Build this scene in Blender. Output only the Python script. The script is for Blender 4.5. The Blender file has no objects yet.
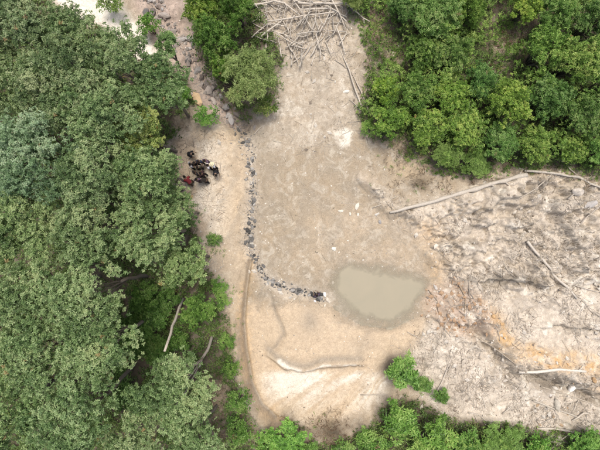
import bpy, math, random
import numpy as np
from mathutils import Vector, Matrix

scene = bpy.context.scene
R_ = math.radians
CAM_H = 30.0
MPP = 0.075                      # metres on the ground for one pixel of the photograph

# ------------------------------------------------------------------ camera
cam_d = bpy.data.cameras.new('camera'); cam = bpy.data.objects.new('camera', cam_d)
scene.collection.objects.link(cam)
cam.location = (0, 0, CAM_H); cam.rotation_euler = (0, 0, 0)
cam_d.sensor_width = 36; cam_d.lens = 24; cam_d.clip_end = 3000
scene.camera = cam
scene.cycles.max_bounces = 6; scene.cycles.diffuse_bounces = 3; scene.cycles.glossy_bounces = 2; scene.cycles.transmission_bounces = 3

# ------------------------------------------------------------------ sky, sun, exposure
SUN_EL, SUN_AZ = R_(75), R_(12)           # azimuth clockwise from +Y
world = bpy.data.worlds.new('World'); scene.world = world; world.use_nodes = True
wn = world.node_tree.nodes; wl = world.node_tree.links
bg = wn['Background']; sky = wn.new('ShaderNodeTexSky'); sky.sky_type = 'NISHITA'
sky.sun_disc = False; sky.sun_elevation = SUN_EL; sky.sun_rotation = SUN_AZ
sky.air_density = 1.0; sky.dust_density = 6.0; sky.ozone_density = 1.0
wl.new(sky.outputs[0], bg.inputs[0]); bg.inputs[1].default_value = 0.15
sd = bpy.data.lights.new('sun', 'SUN'); so = bpy.data.objects.new('sun', sd); scene.collection.objects.link(so)
sd.energy = 2.0; sd.angle = R_(18); sd.color = (1.0, 0.98, 0.945)
sdir = Vector((math.sin(SUN_AZ) * math.cos(SUN_EL), math.cos(SUN_AZ) * math.cos(SUN_EL), math.sin(SUN_EL)))
so.rotation_euler = sdir.to_track_quat('Z', 'Y').to_euler(); so.location = sdir * 60
vs = scene.view_settings
vs.view_transform = 'Standard'; vs.look = 'None'; vs.exposure = 0.45; vs.gamma = 1.0; vs.use_curve_mapping = False

# ------------------------------------------------------------------ helpers
RS = np.random.RandomState(7)
rnd = random.Random(11)
C = scene.collection

def P(u, v, z=0.0):
    """world x, y of what the photograph shows at pixel u, v, standing z above the pit floor"""
    s = MPP * (CAM_H - z) / CAM_H
    return ((u - 300) * s, (225 - v) * s)

def _hash(ix, iy, seed):
    h = (ix.astype(np.int64) * 374761393 + iy.astype(np.int64) * 668265263 + seed * 974711) & 0xffffffff
    h = ((h ^ (h >> 13)) * 1274126177) & 0xffffffff
    return ((h ^ (h >> 16)) & 0xffff) / 65535.0

def vnoise(x, y, seed=0):
    ix = np.floor(x); iy = np.floor(y); fx = x - ix; fy = y - iy
    fx = fx * fx * fx * (fx * (fx * 6 - 15) + 10); fy = fy * fy * fy * (fy * (fy * 6 - 15) + 10)
    a = _hash(ix, iy, seed); b = _hash(ix + 1, iy, seed); c = _hash(ix, iy + 1, seed); d = _hash(ix + 1, iy + 1, seed)
    return (a + (b - a) * fx) * (1 - fy) + (c + (d - c) * fx) * fy

def fbm(x, y, seed=0, octv=4, ridged=False):
    t = 0; a = 0.5; n = 0
    for i in range(octv):
        c, s = math.cos(0.6 * i), math.sin(0.6 * i)
        v = vnoise((x * c - y * s) * 2 ** i + 17.3 * i, (x * s + y * c) * 2 ** i + 9.1 * i, seed + i)
        if ridged: v = 1 - np.abs(2 * v - 1)
        t = t + a * v; n += a; a *= 0.5
    return t / n

def seg_dist(u, v, pts, closed=False):
    d = np.full(u.shape, 1e9)
    n = len(pts)
    for i in range(n if closed else n - 1):
        ax, ay = pts[i]; bx, by = pts[(i + 1) % n]
        ex, ey = bx - ax, by - ay; L = ex * ex + ey * ey + 1e-9
        t = np.clip(((u - ax) * ex + (v - ay) * ey) / L, 0, 1)
        d = np.minimum(d, np.hypot(u - ax - t * ex, v - ay - t * ey))
    return d

def inside(u, v, pts):
    r = np.zeros(u.shape, bool); n = len(pts)
    for i in range(n):
        ax, ay = pts[i]; bx, by = pts[(i + 1) % n]
        if ay == by: continue
        r ^= ((ay > v) != (by > v)) & (u < (bx - ax) * (v - ay) / (by - ay) + ax)
    return r

def sstep(a, b, x):
    t = np.clip((x - a) / (b - a), 0, 1); return t * t * (3 - 2 * t)

def region(u, v, pts, soft):
    d = seg_dist(u, v, pts, True); sd_ = np.where(inside(u, v, pts), d, -d)
    return sstep(-soft, soft, sd_)

def line(u, v, pts, w):
    return np.exp(-(seg_dist(u, v, pts) / w) ** 2)

def mesh_np(name, verts, face_arrays, attrs=None, smooth=False):
    me = bpy.data.meshes.new(name)
    verts = np.asarray(verts, np.float32)
    face_arrays = [np.asarray(f, np.int32) for f in face_arrays if len(f)]
    nl = sum(f.size for f in face_arrays); nf = sum(len(f) for f in face_arrays)
    me.vertices.add(len(verts)); me.vertices.foreach_set('co', verts.ravel())
    me.loops.add(nl); me.polygons.add(nf)
    li = np.concatenate([f.ravel() for f in face_arrays]).astype(np.int32)
    tot = np.concatenate([np.full(len(f), f.shape[1], np.int32) for f in face_arrays])
    st = np.concatenate([[0], np.cumsum(tot)[:-1]]).astype(np.int32)
    me.loops.foreach_set('vertex_index', li)
    me.polygons.foreach_set('loop_start', st)
    try: me.polygons.foreach_set('loop_total', tot)
    except Exception: pass
    me.polygons.foreach_set('use_smooth', np.full(nf, smooth))
    for an, (dom, typ, data) in (attrs or {}).items():
        at = me.attributes.new(an, typ, dom)
        at.data.foreach_set('color' if typ == 'FLOAT_COLOR' else 'value', np.asarray(data, np.float32).ravel())
    me.update(calc_edges=True); me.validate()
    return me

def link(name, me, mat=None, parent=None, loc=None, rot=None, scale=None, color=None):
    o = bpy.data.objects.new(name, me); C.objects.link(o)
    if mat is not None and me is not None and not me.materials: me.materials.append(mat)
    if parent is not None: o.parent = parent
    if loc is not None: o.location = loc
    if rot is not None: o.rotation_euler = rot
    if scale is not None: o.scale = scale if hasattr(scale, '__len__') else (scale,) * 3
    if color is not None: o.color = (*color, 1)
    return o

def tag(o, label=None, cat=None, group=None, kind=None):
    if label: o['label'] = label
    if cat: o['category'] = cat
    if group: o['group'] = group
    if kind: o['kind'] = kind
    return o

class MB:
    def __init__(s): s.v = []; s.q = []; s.t = []; s.n = 0
    def add(s, v, q=(), t=()):
        s.v.append(np.asarray(v, float))
        if len(q): s.q.append(np.asarray(q) + s.n)
        if len(t): s.t.append(np.asarray(t) + s.n)
        s.n += len(v)
    def tube(s, pts, rad, sides=7, jit=0.0, rs=RS, flat=1.0):
        pts = np.asarray(pts, float); n = len(pts)
        rad = np.broadcast_to(np.asarray(rad, float), (n,))
        d = np.gradient(pts, axis=0); d /= np.linalg.norm(d, axis=1)[:, None] + 1e-9
        ref = np.array([0, 0, 1.0]) if abs(d[:, 2]).mean() < 0.8 else np.array([1.0, 0, 0])
        V = []
        an = np.arange(sides) * 2 * math.pi / sides
        for i in range(n):
            a = np.cross(d[i], ref); a /= np.linalg.norm(a) + 1e-9; b = np.cross(a, d[i])
            r = rad[i] * (1 + jit * (rs.rand(sides) - 0.5) * 2)
            V.append(pts[i] + (np.cos(an) * r)[:, None] * a + (np.sin(an) * r * flat)[:, None] * b)
        V.append(pts[[0, -1]]); V = np.concatenate(V)
        i = np.arange(n - 1)[:, None] * sides; k = np.arange(sides)[None]; k2 = (k + 1) % sides
        q = np.stack([i + k, i + k2, i + sides + k2, i + sides + k], -1).reshape(-1, 4)
        kk = np.arange(sides); kk2 = (kk + 1) % sides
        t0 = np.stack([np.full(sides, n * sides), kk2, kk], -1)
        t1 = np.stack([np.full(sides, n * sides + 1), (n - 1) * sides + kk, (n - 1) * sides + kk2], -1)
        s.add(V, q, np.concatenate([t0, t1]))
    def mesh(s, name, smooth=True):
        fa = []
        if s.q: fa.append(np.concatenate(s.q))
        if s.t: fa.append(np.concatenate(s.t))
        return mesh_np(name, np.concatenate(s.v), fa, smooth=smooth)

# ------------------------------------------------------------------ materials
def new_mat(name):
    m = bpy.data.materials.new(name); m.use_nodes = True
    nt = m.node_tree; b = nt.nodes['Principled BSDF']
    return m, nt, b

def nz(nt, scale, detail=4, rough=0.55, coord=None, dist=0.0):
    n = nt.nodes.new('ShaderNodeTexNoise'); n.inputs['Scale'].default_value = scale
    n.inputs['Detail'].default_value = detail; n.inputs['Roughness'].default_value = rough
    n.inputs['Distortion'].default_value = dist
    if coord is not None: nt.links.new(coord, n.inputs['Vector'])
    return n.outputs['Fac']

def mixc(nt, fac, a, b, mode='MIX'):
    n = nt.nodes.new('ShaderNodeMix'); n.data_type = 'RGBA'; n.blend_type = mode; n.clamp_factor = True
    for s, x in ((0, fac), (6, a), (7, b)):
        if isinstance(x, (int, float)): n.inputs[s].default_value = x
        elif isinstance(x, tuple): n.inputs[s].default_value = (*x, 1)
        else: nt.links.new(x, n.inputs[s])
    return n.outputs[2]

def math_(nt, op, a, b=None, c=None):
    n = nt.nodes.new('ShaderNodeMath'); n.operation = op
    for i, x in enumerate((a, b, c)):
        if x is None: continue
        if isinstance(x, (int, float)): n.inputs[i].default_value = x
        else: nt.links.new(x, n.inputs[i])
    return n.outputs[0]

def ramp(nt, fac, stops):
    n = nt.nodes.new('ShaderNodeValToRGB'); e = n.color_ramp.elements
    while len(e) < len(stops): e.new(0.5)
    for el, (p, c) in zip(e, stops): el.position = p; el.color = (*c, 1) if len(c) == 3 else c
    nt.links.new(fac, n.inputs[0]); return n.outputs[0]

def bump(nt, b, h, strength, dist):
    n = nt.nodes.new('ShaderNodeBump'); n.inputs['Strength'].default_value = strength
    n.inputs['Distance'].default_value = dist; nt.links.new(h, n.inputs['Height'])
    nt.links.new(n.outputs[0], b.inputs['Normal']); return n

SOILS = {
    'tanA': (.315, .255, .178), 'tanB': (.27, .228, .168),
    'pale': (.475, .375, .26), 'white': (.61, .565, .48), 'orange': (.46, .305, .15), 'wet_shade': (.27, .23, .175),
    'grey': (.485, .425, .345), 'litter_shade': (.075, .062, .042), 'gravel': (.37, .295, .24), 'straw': (.38, .30, .20),
}
def make_ground_mat():
    m, nt, b = new_mat('soil')
    L = nt.links; N = nt.nodes
    pos = N.new('ShaderNodeNewGeometry').outputs['Position']
    big = nz(nt, 0.55, 5, 0.6, pos); mid = nz(nt, 2.6, 6, 0.65, pos, 0.6); fine = nz(nt, 14, 5, 0.7, pos); grit = nz(nt, 60, 3, 0.7, pos)
    blot = nz(nt, 1.1, 7, 0.7, pos, 1.2)
    col = mixc(nt, ramp(nt, big, [(0.38, (0, 0, 0)), (0.62, (1, 1, 1))]), SOILS['tanA'], SOILS['tanB'])
    col = mixc(nt, ramp(nt, blot, [(0.50, (0, 0, 0)), (0.62, (.75, .75, .75))]), col, (.42, .375, .30))
    col = mixc(nt, ramp(nt, blot, [(0.34, (.7, .7, .7)), (0.44, (0, 0, 0))]), col, (.255, .205, .14))
    masks = []
    for an in ('soil_a', 'soil_b'):
        a = N.new('ShaderNodeAttribute'); a.attribute_name = an
        s = N.new('ShaderNodeSeparateColor'); L.new(a.outputs['Color'], s.inputs[0])
        masks += [s.outputs[0], s.outputs[1], s.outputs[2], a.outputs['Alpha']]
    for nm, mk in zip(('grey', 'pale', 'orange', 'gravel', 'straw', 'litter_shade', 'wet_shade', 'white'), masks):
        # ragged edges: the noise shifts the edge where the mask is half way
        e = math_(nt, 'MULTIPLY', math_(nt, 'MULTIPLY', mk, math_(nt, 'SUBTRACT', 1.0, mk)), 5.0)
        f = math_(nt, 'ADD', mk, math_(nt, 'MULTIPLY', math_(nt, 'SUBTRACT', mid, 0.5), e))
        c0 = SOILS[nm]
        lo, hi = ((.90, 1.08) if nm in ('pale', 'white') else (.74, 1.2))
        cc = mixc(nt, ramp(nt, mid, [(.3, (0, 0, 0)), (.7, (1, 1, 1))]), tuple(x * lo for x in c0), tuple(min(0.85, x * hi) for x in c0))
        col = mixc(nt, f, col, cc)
    v = ramp(nt, fine, [(0.30, (0.72, 0.71, 0.69)), (0.50, (1, 1, 1)), (0.72, (1.2, 1.2, 1.2))])
    col = mixc(nt, 1.0, col, v, 'MULTIPLY')
    sp = ramp(nt, grit, [(0.30, (0.72, 0.70, 0.68)), (0.45, (1, 1, 1)), (0.62, (1, 1, 1)), (0.75, (1.25, 1.23, 1.2))])
    col = mixc(nt, 1.0, col, sp, 'MULTIPLY')
    # pebbly mottle
    vo = N.new('ShaderNodeTexVoronoi'); vo.inputs['Scale'].default_value = 7.0; L.new(pos, vo.inputs['Vector'])
    vm = ramp(nt, vo.outputs['Color'], [(0.0, (0.92, 0.915, 0.91)), (1.0, (1.07, 1.07, 1.07))])
    col = mixc(nt, 1.0, col, vm, 'MULTIPLY')
    L.new(col, b.inputs['Base Color']); b.inputs['Roughness'].default_value = 0.93
    b.inputs['Specular IOR Level'].default_value = 0.2
    h = math_(nt, 'ADD', math_(nt, 'MULTIPLY', mid, 0.8), math_(nt, 'ADD', math_(nt, 'MULTIPLY', fine, 0.45), math_(nt, 'MULTIPLY', grit, 0.10)))
    bump(nt, b, h, 0.6, 0.08)
    return m
M_SOIL = make_ground_mat()

def make_leaf_mat(name, dark, mid, light, trans=0.28):
    m, nt, b = new_mat(name); N = nt.nodes; L = nt.links
    a = N.new('ShaderNodeAttribute'); a.attribute_name = 'tint'
    col = ramp(nt, a.outputs['Fac'], [(0.0, dark), (0.45, mid), (0.86, light), (0.92, light if name.startswith('dry') else (.36, .30, .13)), (1.0, (.30, .21, .11) if not name.startswith('dry') else light)])
    oi = N.new('ShaderNodeObjectInfo')
    col = mixc(nt, 1.0, col, oi.outputs['Color'], 'MULTIPLY')
    L.new(col, b.inputs['Base Color']); b.inputs['Roughness'].default_value = 0.5
    b.inputs['Specular IOR Level'].default_value = 0.45
    t = N.new('ShaderNodeBsdfTranslucent'); L.new(col, t.inputs['Color'])
    mx = N.new('ShaderNodeMixShader'); mx.inputs[0].default_value = trans
    L.new(b.outputs[0], mx.inputs[1]); L.new(t.outputs[0], mx.inputs[2])
    L.new(mx.outputs[0], N['Material Output'].inputs['Surface'])
    return m
M_TREE = make_leaf_mat('tree_leaves', (.080, .138, .048), (.188, .275, .108), (.36, .45, .23), .37)
M_SHRUB = make_leaf_mat('shrub_leaves', (.075, .140, .028), (.185, .320, .068), (.38, .50, .16), .40)
M_FINE = make_leaf_mat('fine_leaves', (.14, .19, .06), (.28, .35, .12), (.44, .50, .22), .38)
M_UNDER = make_leaf_mat('undergrowth_leaves', (.055, .095, .028), (.13, .19, .055), (.24, .30, .11), .34)
M_DRY = make_leaf_mat('dry_leaves', (.16, .115, .075), (.27, .20, .13), (.40, .32, .22), 0.1)

def make_bark(name, c0, c1, rough=0.85):
    m, nt, b = new_mat(name); N = nt.nodes
    tc = N.new('ShaderNodeNewGeometry').outputs['Position']
    f = nz(nt, 9, 5, 0.7, tc, 0.5); g = nz(nt, 45, 3, 0.7, tc)
    col = mixc(nt, f, c0, c1)
    col = mixc(nt, 1.0, col, ramp(nt, g, [(0.3, (.7, .68, .66)), (0.6, (1.1, 1.1, 1.1))]), 'MULTIPLY')
    oi = N.new('ShaderNodeObjectInfo'); col = mixc(nt, 1.0, col, oi.outputs['Color'], 'MULTIPLY')
    nt.links.new(col, b.inputs['Base Color']); b.inputs['Roughness'].default_value = rough
    bump(nt, b, math_(nt, 'ADD', f, g), 0.5, 0.02)
    return m
M_BARK = make_bark('bark', (.10, .085, .065), (.20, .17, .135))
M_DEADWOOD = make_bark('dead_wood', (.27, .24, .20), (.58, .54, .475))
def make_stone():
    m, nt, b = new_mat('stone'); N = nt.nodes
    tc = N.new('ShaderNodeNewGeometry').outputs['Position']
    f = nz(nt, 5, 6, 0.7, tc, 0.4); g = nz(nt, 40, 3, 0.7, tc)
    col = mixc(nt, f, (.62, .60, .58), (1.15, 1.13, 1.10))
    col = mixc(nt, 1.0, col, ramp(nt, g, [(0.3, (.72, .72, .72)), (0.6, (1.1, 1.1, 1.1))]), 'MULTIPLY')
    oi = N.new('ShaderNodeObjectInfo'); col = mixc(nt, 1.0, col, oi.outputs['Color'], 'MULTIPLY')
    nt.links.new(col, b.inputs['Base Color']); b.inputs['Roughness'].default_value = 0.85
    bump(nt, b, math_(nt, 'ADD', f, g), 0.6, 0.03)
    return m
M_STONE = make_stone()
def simple_obj_color(name, rough, nscale=120, amt=0.12):
    m, nt, b = new_mat(name); N = nt.nodes
    oi = N.new('ShaderNodeObjectInfo'); tc = N.new('ShaderNodeTexCoord').outputs['Object']
    f = nz(nt, nscale, 3, 0.6, tc)
    v = ramp(nt, f, [(0.3, (1 - amt,) * 3), (0.7, (1 + amt,) * 3)])
    nt.links.new(mixc(nt, 1.0, oi.outputs['Color'], v, 'MULTIPLY'), b.inputs['Base Color'])
    b.inputs['Roughness'].default_value = rough; b.inputs['Specular IOR Level'].default_value = .15
    return m
M_CLOTH = simple_obj_color('cloth', 0.9, 60, 0.2)
M_HAIR = simple_obj_color('hair', 0.8, 200, 0.3)
def make_skin():
    m, nt, b = new_mat('skin')
    tc = nt.nodes.new('ShaderNodeTexCoord').outputs['Object']
    nt.links.new(mixc(nt, nz(nt, 30, 3, 0.6, tc), (.13, .075, .045), (.20, .12, .075)), b.inputs['Base Color'])
    b.inputs['Roughness'].default_value = 0.5
    return m
M_SKIN = make_skin()
def make_water():
    m, nt, b = new_mat('muddy_water')
    pos = nt.nodes.new('ShaderNodeNewGeometry').outputs['Position']
    f = nz(nt, 0.8, 4, 0.6, pos, 0.6)
    nt.links.new(mixc(nt, f, (.275, .25, .18), (.325, .283, .20)), b.inputs['Base Color'])
    b.inputs['Roughness'].default_value = 0.08; b.inputs['IOR'].default_value = 1.33
    at = nt.nodes.new('ShaderNodeAttribute'); at.attribute_name = 'depth'      # shallow muddy water lets the bed show
    dd = math_(nt, 'ADD', at.outputs['Fac'], math_(nt, 'MULTIPLY', math_(nt, 'SUBTRACT', nz(nt, 1.6, 5, 0.65, pos, 0.8), .5), .16))
    nt.links.new(ramp(nt, math_(nt, 'MULTIPLY', dd, 3.6), [(0.0, (0, 0, 0)), (0.62, (.9, .9, .9))]), b.inputs['Alpha'])
    bump(nt, b, nz(nt, 9, 3, 0.5, pos), 0.08, 0.01)
    return m
M_WATER = make_water()

# ------------------------------------------------------------------ terrain
POLY = {
 'basin': [(240,318),(252,300),(290,303),(330,306),(345,322),(380,330),(425,318),(412,345),(392,362),(386,395),(372,412),(345,428),(300,434),(270,430),(252,400),(243,360)],
 'right': [(360,175),(400,205),(450,190),(520,168),(620,175),(640,470),(540,440),(470,425),(425,405),(408,355),(425,322),(445,285),(425,240)],
 'pool': [(339,270),(350,265),(378,268),(405,274),(428,281),(426,297),(410,312),(390,322),(365,318),(345,306),(337,288)],
 'forest_l': [(-9000,-9000),(45,-9000),(50,5),(75,25),(115,38),(150,62),(180,75),(192,105),(178,135),(168,165),(180,205),(200,235),(208,270),(222,300),(228,345),(240,390),(250,430),(255,9000),(-9000,9000)],
 'forest_tr': [(350,-9000),(350,15),(368,30),(372,70),(362,110),(372,135),(405,150),(440,172),(480,172),(520,165),(560,165),(640,185),(9000,190),(9000,-9000)],
 'forest_b': [(255,9000),(258,432),(290,430),(330,445),(365,428),(388,404),(405,398),(425,404),(445,412),(462,420),(540,428),(640,435),(9000,440),(9000,9000)],
 'mid_bush': [(180,-9000),(300,-9000),(255,-40),(262,20),(282,60),(276,105),(245,118),(215,85),(195,40)],
 'sandtop': [(52,-40),(55,5),(85,20),(112,32),(128,52),(145,68),(160,55),(140,25),(120,5),(105,-40)],
 'creek': [(115,-40),(135,10),(165,55),(185,85),(195,105),(215,115),(240,125),(232,95),(212,55),(188,20),(175,-40)],
 'leftstrip': [(172,135),(205,122),(245,130),(246,200),(245,280),(240,320),(225,300),(212,255),(195,225),(172,185)],
 'pile': [(252,10),(262,-30),(345,-30),(362,20),(352,60),(330,70),(285,66),(262,45)],
 'upper': [(262,60),(350,50),(372,100),(362,130),(330,145),(270,150),(255,130)],
 'vein': [(478,298),(495,310),(508,333),(530,343),(562,354),(600,348),(640,350),(640,376),(600,372),(560,368),(522,362),(497,352),(484,330)],
 'rubble': [(425,290),(455,280),(482,300),(490,325),(470,335),(440,328),(424,312)],
 'floor': [(300,215),(345,205),(400,215),(430,240),(440,280),(335,262),(305,255)],
}
DITCH = [(244,126),(251,140),(250,165),(253,190),(251,220),(249,245),(255,262),(266,280),(283,289),(303,292),(322,298)]
CREEK = [(140,-30),(160,15),(180,42),(200,72),(215,98),(240,124)]
FOLD = [(268,356),(275,363),(287,370),(305,373),(322,368),(340,366),(362,365)]
GROOVE = [(250,262),(246,290),(243,320),(245,350),(251,385),(262,408),(275,424)]
RAVINE = [(468,322),(490,348),(507,366),(530,376),(552,378),(580,392),(605,408)]
WASH = [[(318,70),(312,120),(322,170),(318,215),(330,262)],[(355,130),(352,170),(366,205),(372,240),(378,268)],[(282,110),(276,160),(284,215),(280,262)],[(400,210),(412,240),(420,275)],[(258,140),(268,200),(262,255)]]
SCARP2 = [(545,330),(562,322),(585,328),(610,330)]
SCARP3 = [(488,282),(500,274),(518,275),(530,280)]
SCARP4 = [(470,207),(490,206),(510,200),(530,207)]
SCARP5 = [(540,268),(565,270),(600,262)]

def warped(x, y):
    u = x / MPP + 300; v = 225 - y / MPP
    a = fbm(x * 0.45, y * 0.45, 31, 4) - .5; b = fbm(x * 0.45, y * 0.45, 57, 4) - .5
    return u, v, u + a * 26, v + b * 26

def height(x, y):
    u, v, uw, vw = warped(x, y)
    fl = region(uw, vw, POLY['forest_l'], 18); ft = region(uw, vw, POLY['forest_tr'], 16); fb = region(uw, vw, POLY['forest_b'], 12)
    mb = region(uw, vw, POLY['mid_bush'], 14)
    rt = region(uw, vw, POLY['right'], 14)
    z = 0.18 * (fbm(x * .25, y * .25, 3, 3) - .5)
    z = z + .45 * fl + .55 * ft + .35 * fb + .4 * mb
    ro = .30 + .70 * sstep(305, 265, vw) + .35 * np.exp(-(seg_dist(uw, vw, RAVINE) / 16) ** 2)
    z = z + rt * (0.15 + .6 * (fbm(x * .45, y * .5, 71, 5) - .5) + ro * (.22 * (np.abs(fbm(x * .7 + y * .45, y * 1.15 - x * .3, 82, 5) - .5) * 4 - .5) + .42 * sstep(.5, .525, fbm(x * .6 + y * .35, y * .8 - x * .2, 88, 6)) + .28 * sstep(.5, .53, fbm(x * 1.2 - y * .5, y * 1.1 + x * .5, 89, 5)) + .32 * sstep(.18, .0, np.abs(fbm(x * .38 + y * .2, y * .45 - x * .25, 94, 5) - .5) * 2) * -1) + .10 * (fbm(x * 5, y * 5, 87, 2) - .5))
    # eroded steps on the right-hand slope: the ground north of each stands higher
    for pts, hgt, wid in ((SCARP2, .25, 24), (SCARP3, .55, 18), (SCARP4, .25, 20), (SCARP5, .1, 22)):
        py = np.interp(uw, [p[0] for p in pts], [p[1] for p in pts])
        d = seg_dist(uw, vw, pts)
        z = z + hgt * np.where(vw < py, np.exp(-(d / wid) ** 2), -.5 * np.exp(-(d / 7) ** 2))
    py = np.interp(uw, [p[0] for p in RAVINE], [p[1] for p in RAVINE])
    d = seg_dist(uw, vw, RAVINE)
    z = z + np.where(vw < py, .55 * np.exp(-((d - 14) / 22) ** 2), 0) - .75 * np.exp(-(d / 7.5) ** 2)
    # creek, ditch, rim groove
    z = z - .85 * line(uw, vw, CREEK, 13) - .26 * line(u, v, DITCH, 5.5) - .36 * line(u, v, GROOVE + [(300,432),(335,431)], 1.8) + .08 * line(u + 5, v, GROOVE, 3)
    z = z + .55 * line(u + 9, v, GROOVE, 6) * sstep(290, 330, v) + .4 * line(u, v, [(272,434),(300,440),(335,436),(365,424)], 6)
    bs = region(u + (uw - u) * .5, v + (vw - v) * .5, POLY['basin'], 8)
    z = z - .30 * bs - .25 * region(u, v, POLY['basin'], 5) * sstep(300, 380, v)
    # the clay fold across the basin and rills fanning down from it
    py = np.interp(u, [p[0] for p in FOLD], [p[1] for p in FOLD]); d = seg_dist(u, v, FOLD)
    z = z + np.where(v < py, -.08 * np.exp(-((d - 6) / 4) ** 2), 0) + .16 * np.exp(-(d / 3.2) ** 2) - .30 * bs * sstep(0, 3.0, v - py - 1.5 - 5 * (fbm(x * 1.6, y * .8, 98, 4) - .5)) * sstep(262, 275, u) * sstep(372, 358, u) - .15 * bs * sstep(380, 420, v)
    z = z - .14 * line(u, v, [(268,288),(272,302),(276,316),(282,328),(284,338),(278,348),(270,356)], 2.2) - .08 * line(uw, vw, [(258,270),(262,292),(258,312)], 2)
    ang = np.arctan2(vw * .3 + v * .7 - 300, uw * .3 + u * .7 - 440); rr = np.hypot(v - 300, u - 440)
    rl = (v > py) * bs * sstep(6, 24, d)
    z = z + rl * .09 * (vnoise(ang * 16, rr * .02, 91) - .5) + rl * .05 * (vnoise(ang * 45, rr * .03, 93) - .5)
    pl = region(uw, vw, POLY['pile'], 10); z = z + .25 * pl
    po = region(u + (uw - u) * .35, v + (vw - v) * .35, POLY['pool'], 14); z = z * (1 - po) + po * (-.30 + .06 * sstep(380, 420, u) + .12 * (fbm(x * .7, y * .7, 61, 4) - .5))
    # machine tracks / scraping on the pit floor
    fin = fbm(x * 1.1, y * 1.1, 12, 4) - .5
    z = z + .10 * fin * (1 - .6 * bs) + .045 * (fbm(x * 4.2, y * 4.2, 15, 3, True) - .5) * (1 - .75 * bs) * (1 - po)
    scr = vnoise(uw * .16 + .05 * v, v * .012, 46); scr2 = vnoise(uw * .42 + .08 * v, v * .02, 47)
    z = z + (.05 * (scr - .5) + .03 * (scr2 - .5)) * (1 - rt) * (1 - bs) * (1 - po)
    for w_ in WASH: z = z - .06 * line(uw, vw, w_, 2.2)
    return z

def axis(lo, hi, st, out):
    core = np.arange(lo, hi + 1e-6, st)
    ext = np.array(out)
    return np.concatenate([(lo - ext)[::-1], core, core[-1] + ext])
OUT = [1, 3, 6, 10, 16, 28, 60, 150, 400, 1000]
GX = axis(-24.4, 24.4, .082, OUT); GY = axis(-18.6, 18.6, .082, OUT)
XX, YY = np.meshgrid(GX, GY)
ZZ = height(XX, YY)

def H(x, y):
    x = np.asarray(x, float); y = np.asarray(y, float)
    i = np.clip(np.searchsorted(GX, x) - 1, 0, len(GX) - 2); j = np.clip(np.searchsorted(GY, y) - 1, 0, len(GY) - 2)
    fx = np.clip((x - GX[i]) / (GX[i + 1] - GX[i]), 0, 1); fy = np.clip((y - GY[j]) / (GY[j + 1] - GY[j]), 0, 1)
    return (ZZ[j, i] * (1 - fx) + ZZ[j, i + 1] * fx) * (1 - fy) + (ZZ[j + 1, i] * (1 - fx) + ZZ[j + 1, i + 1] * fx) * fy

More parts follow.
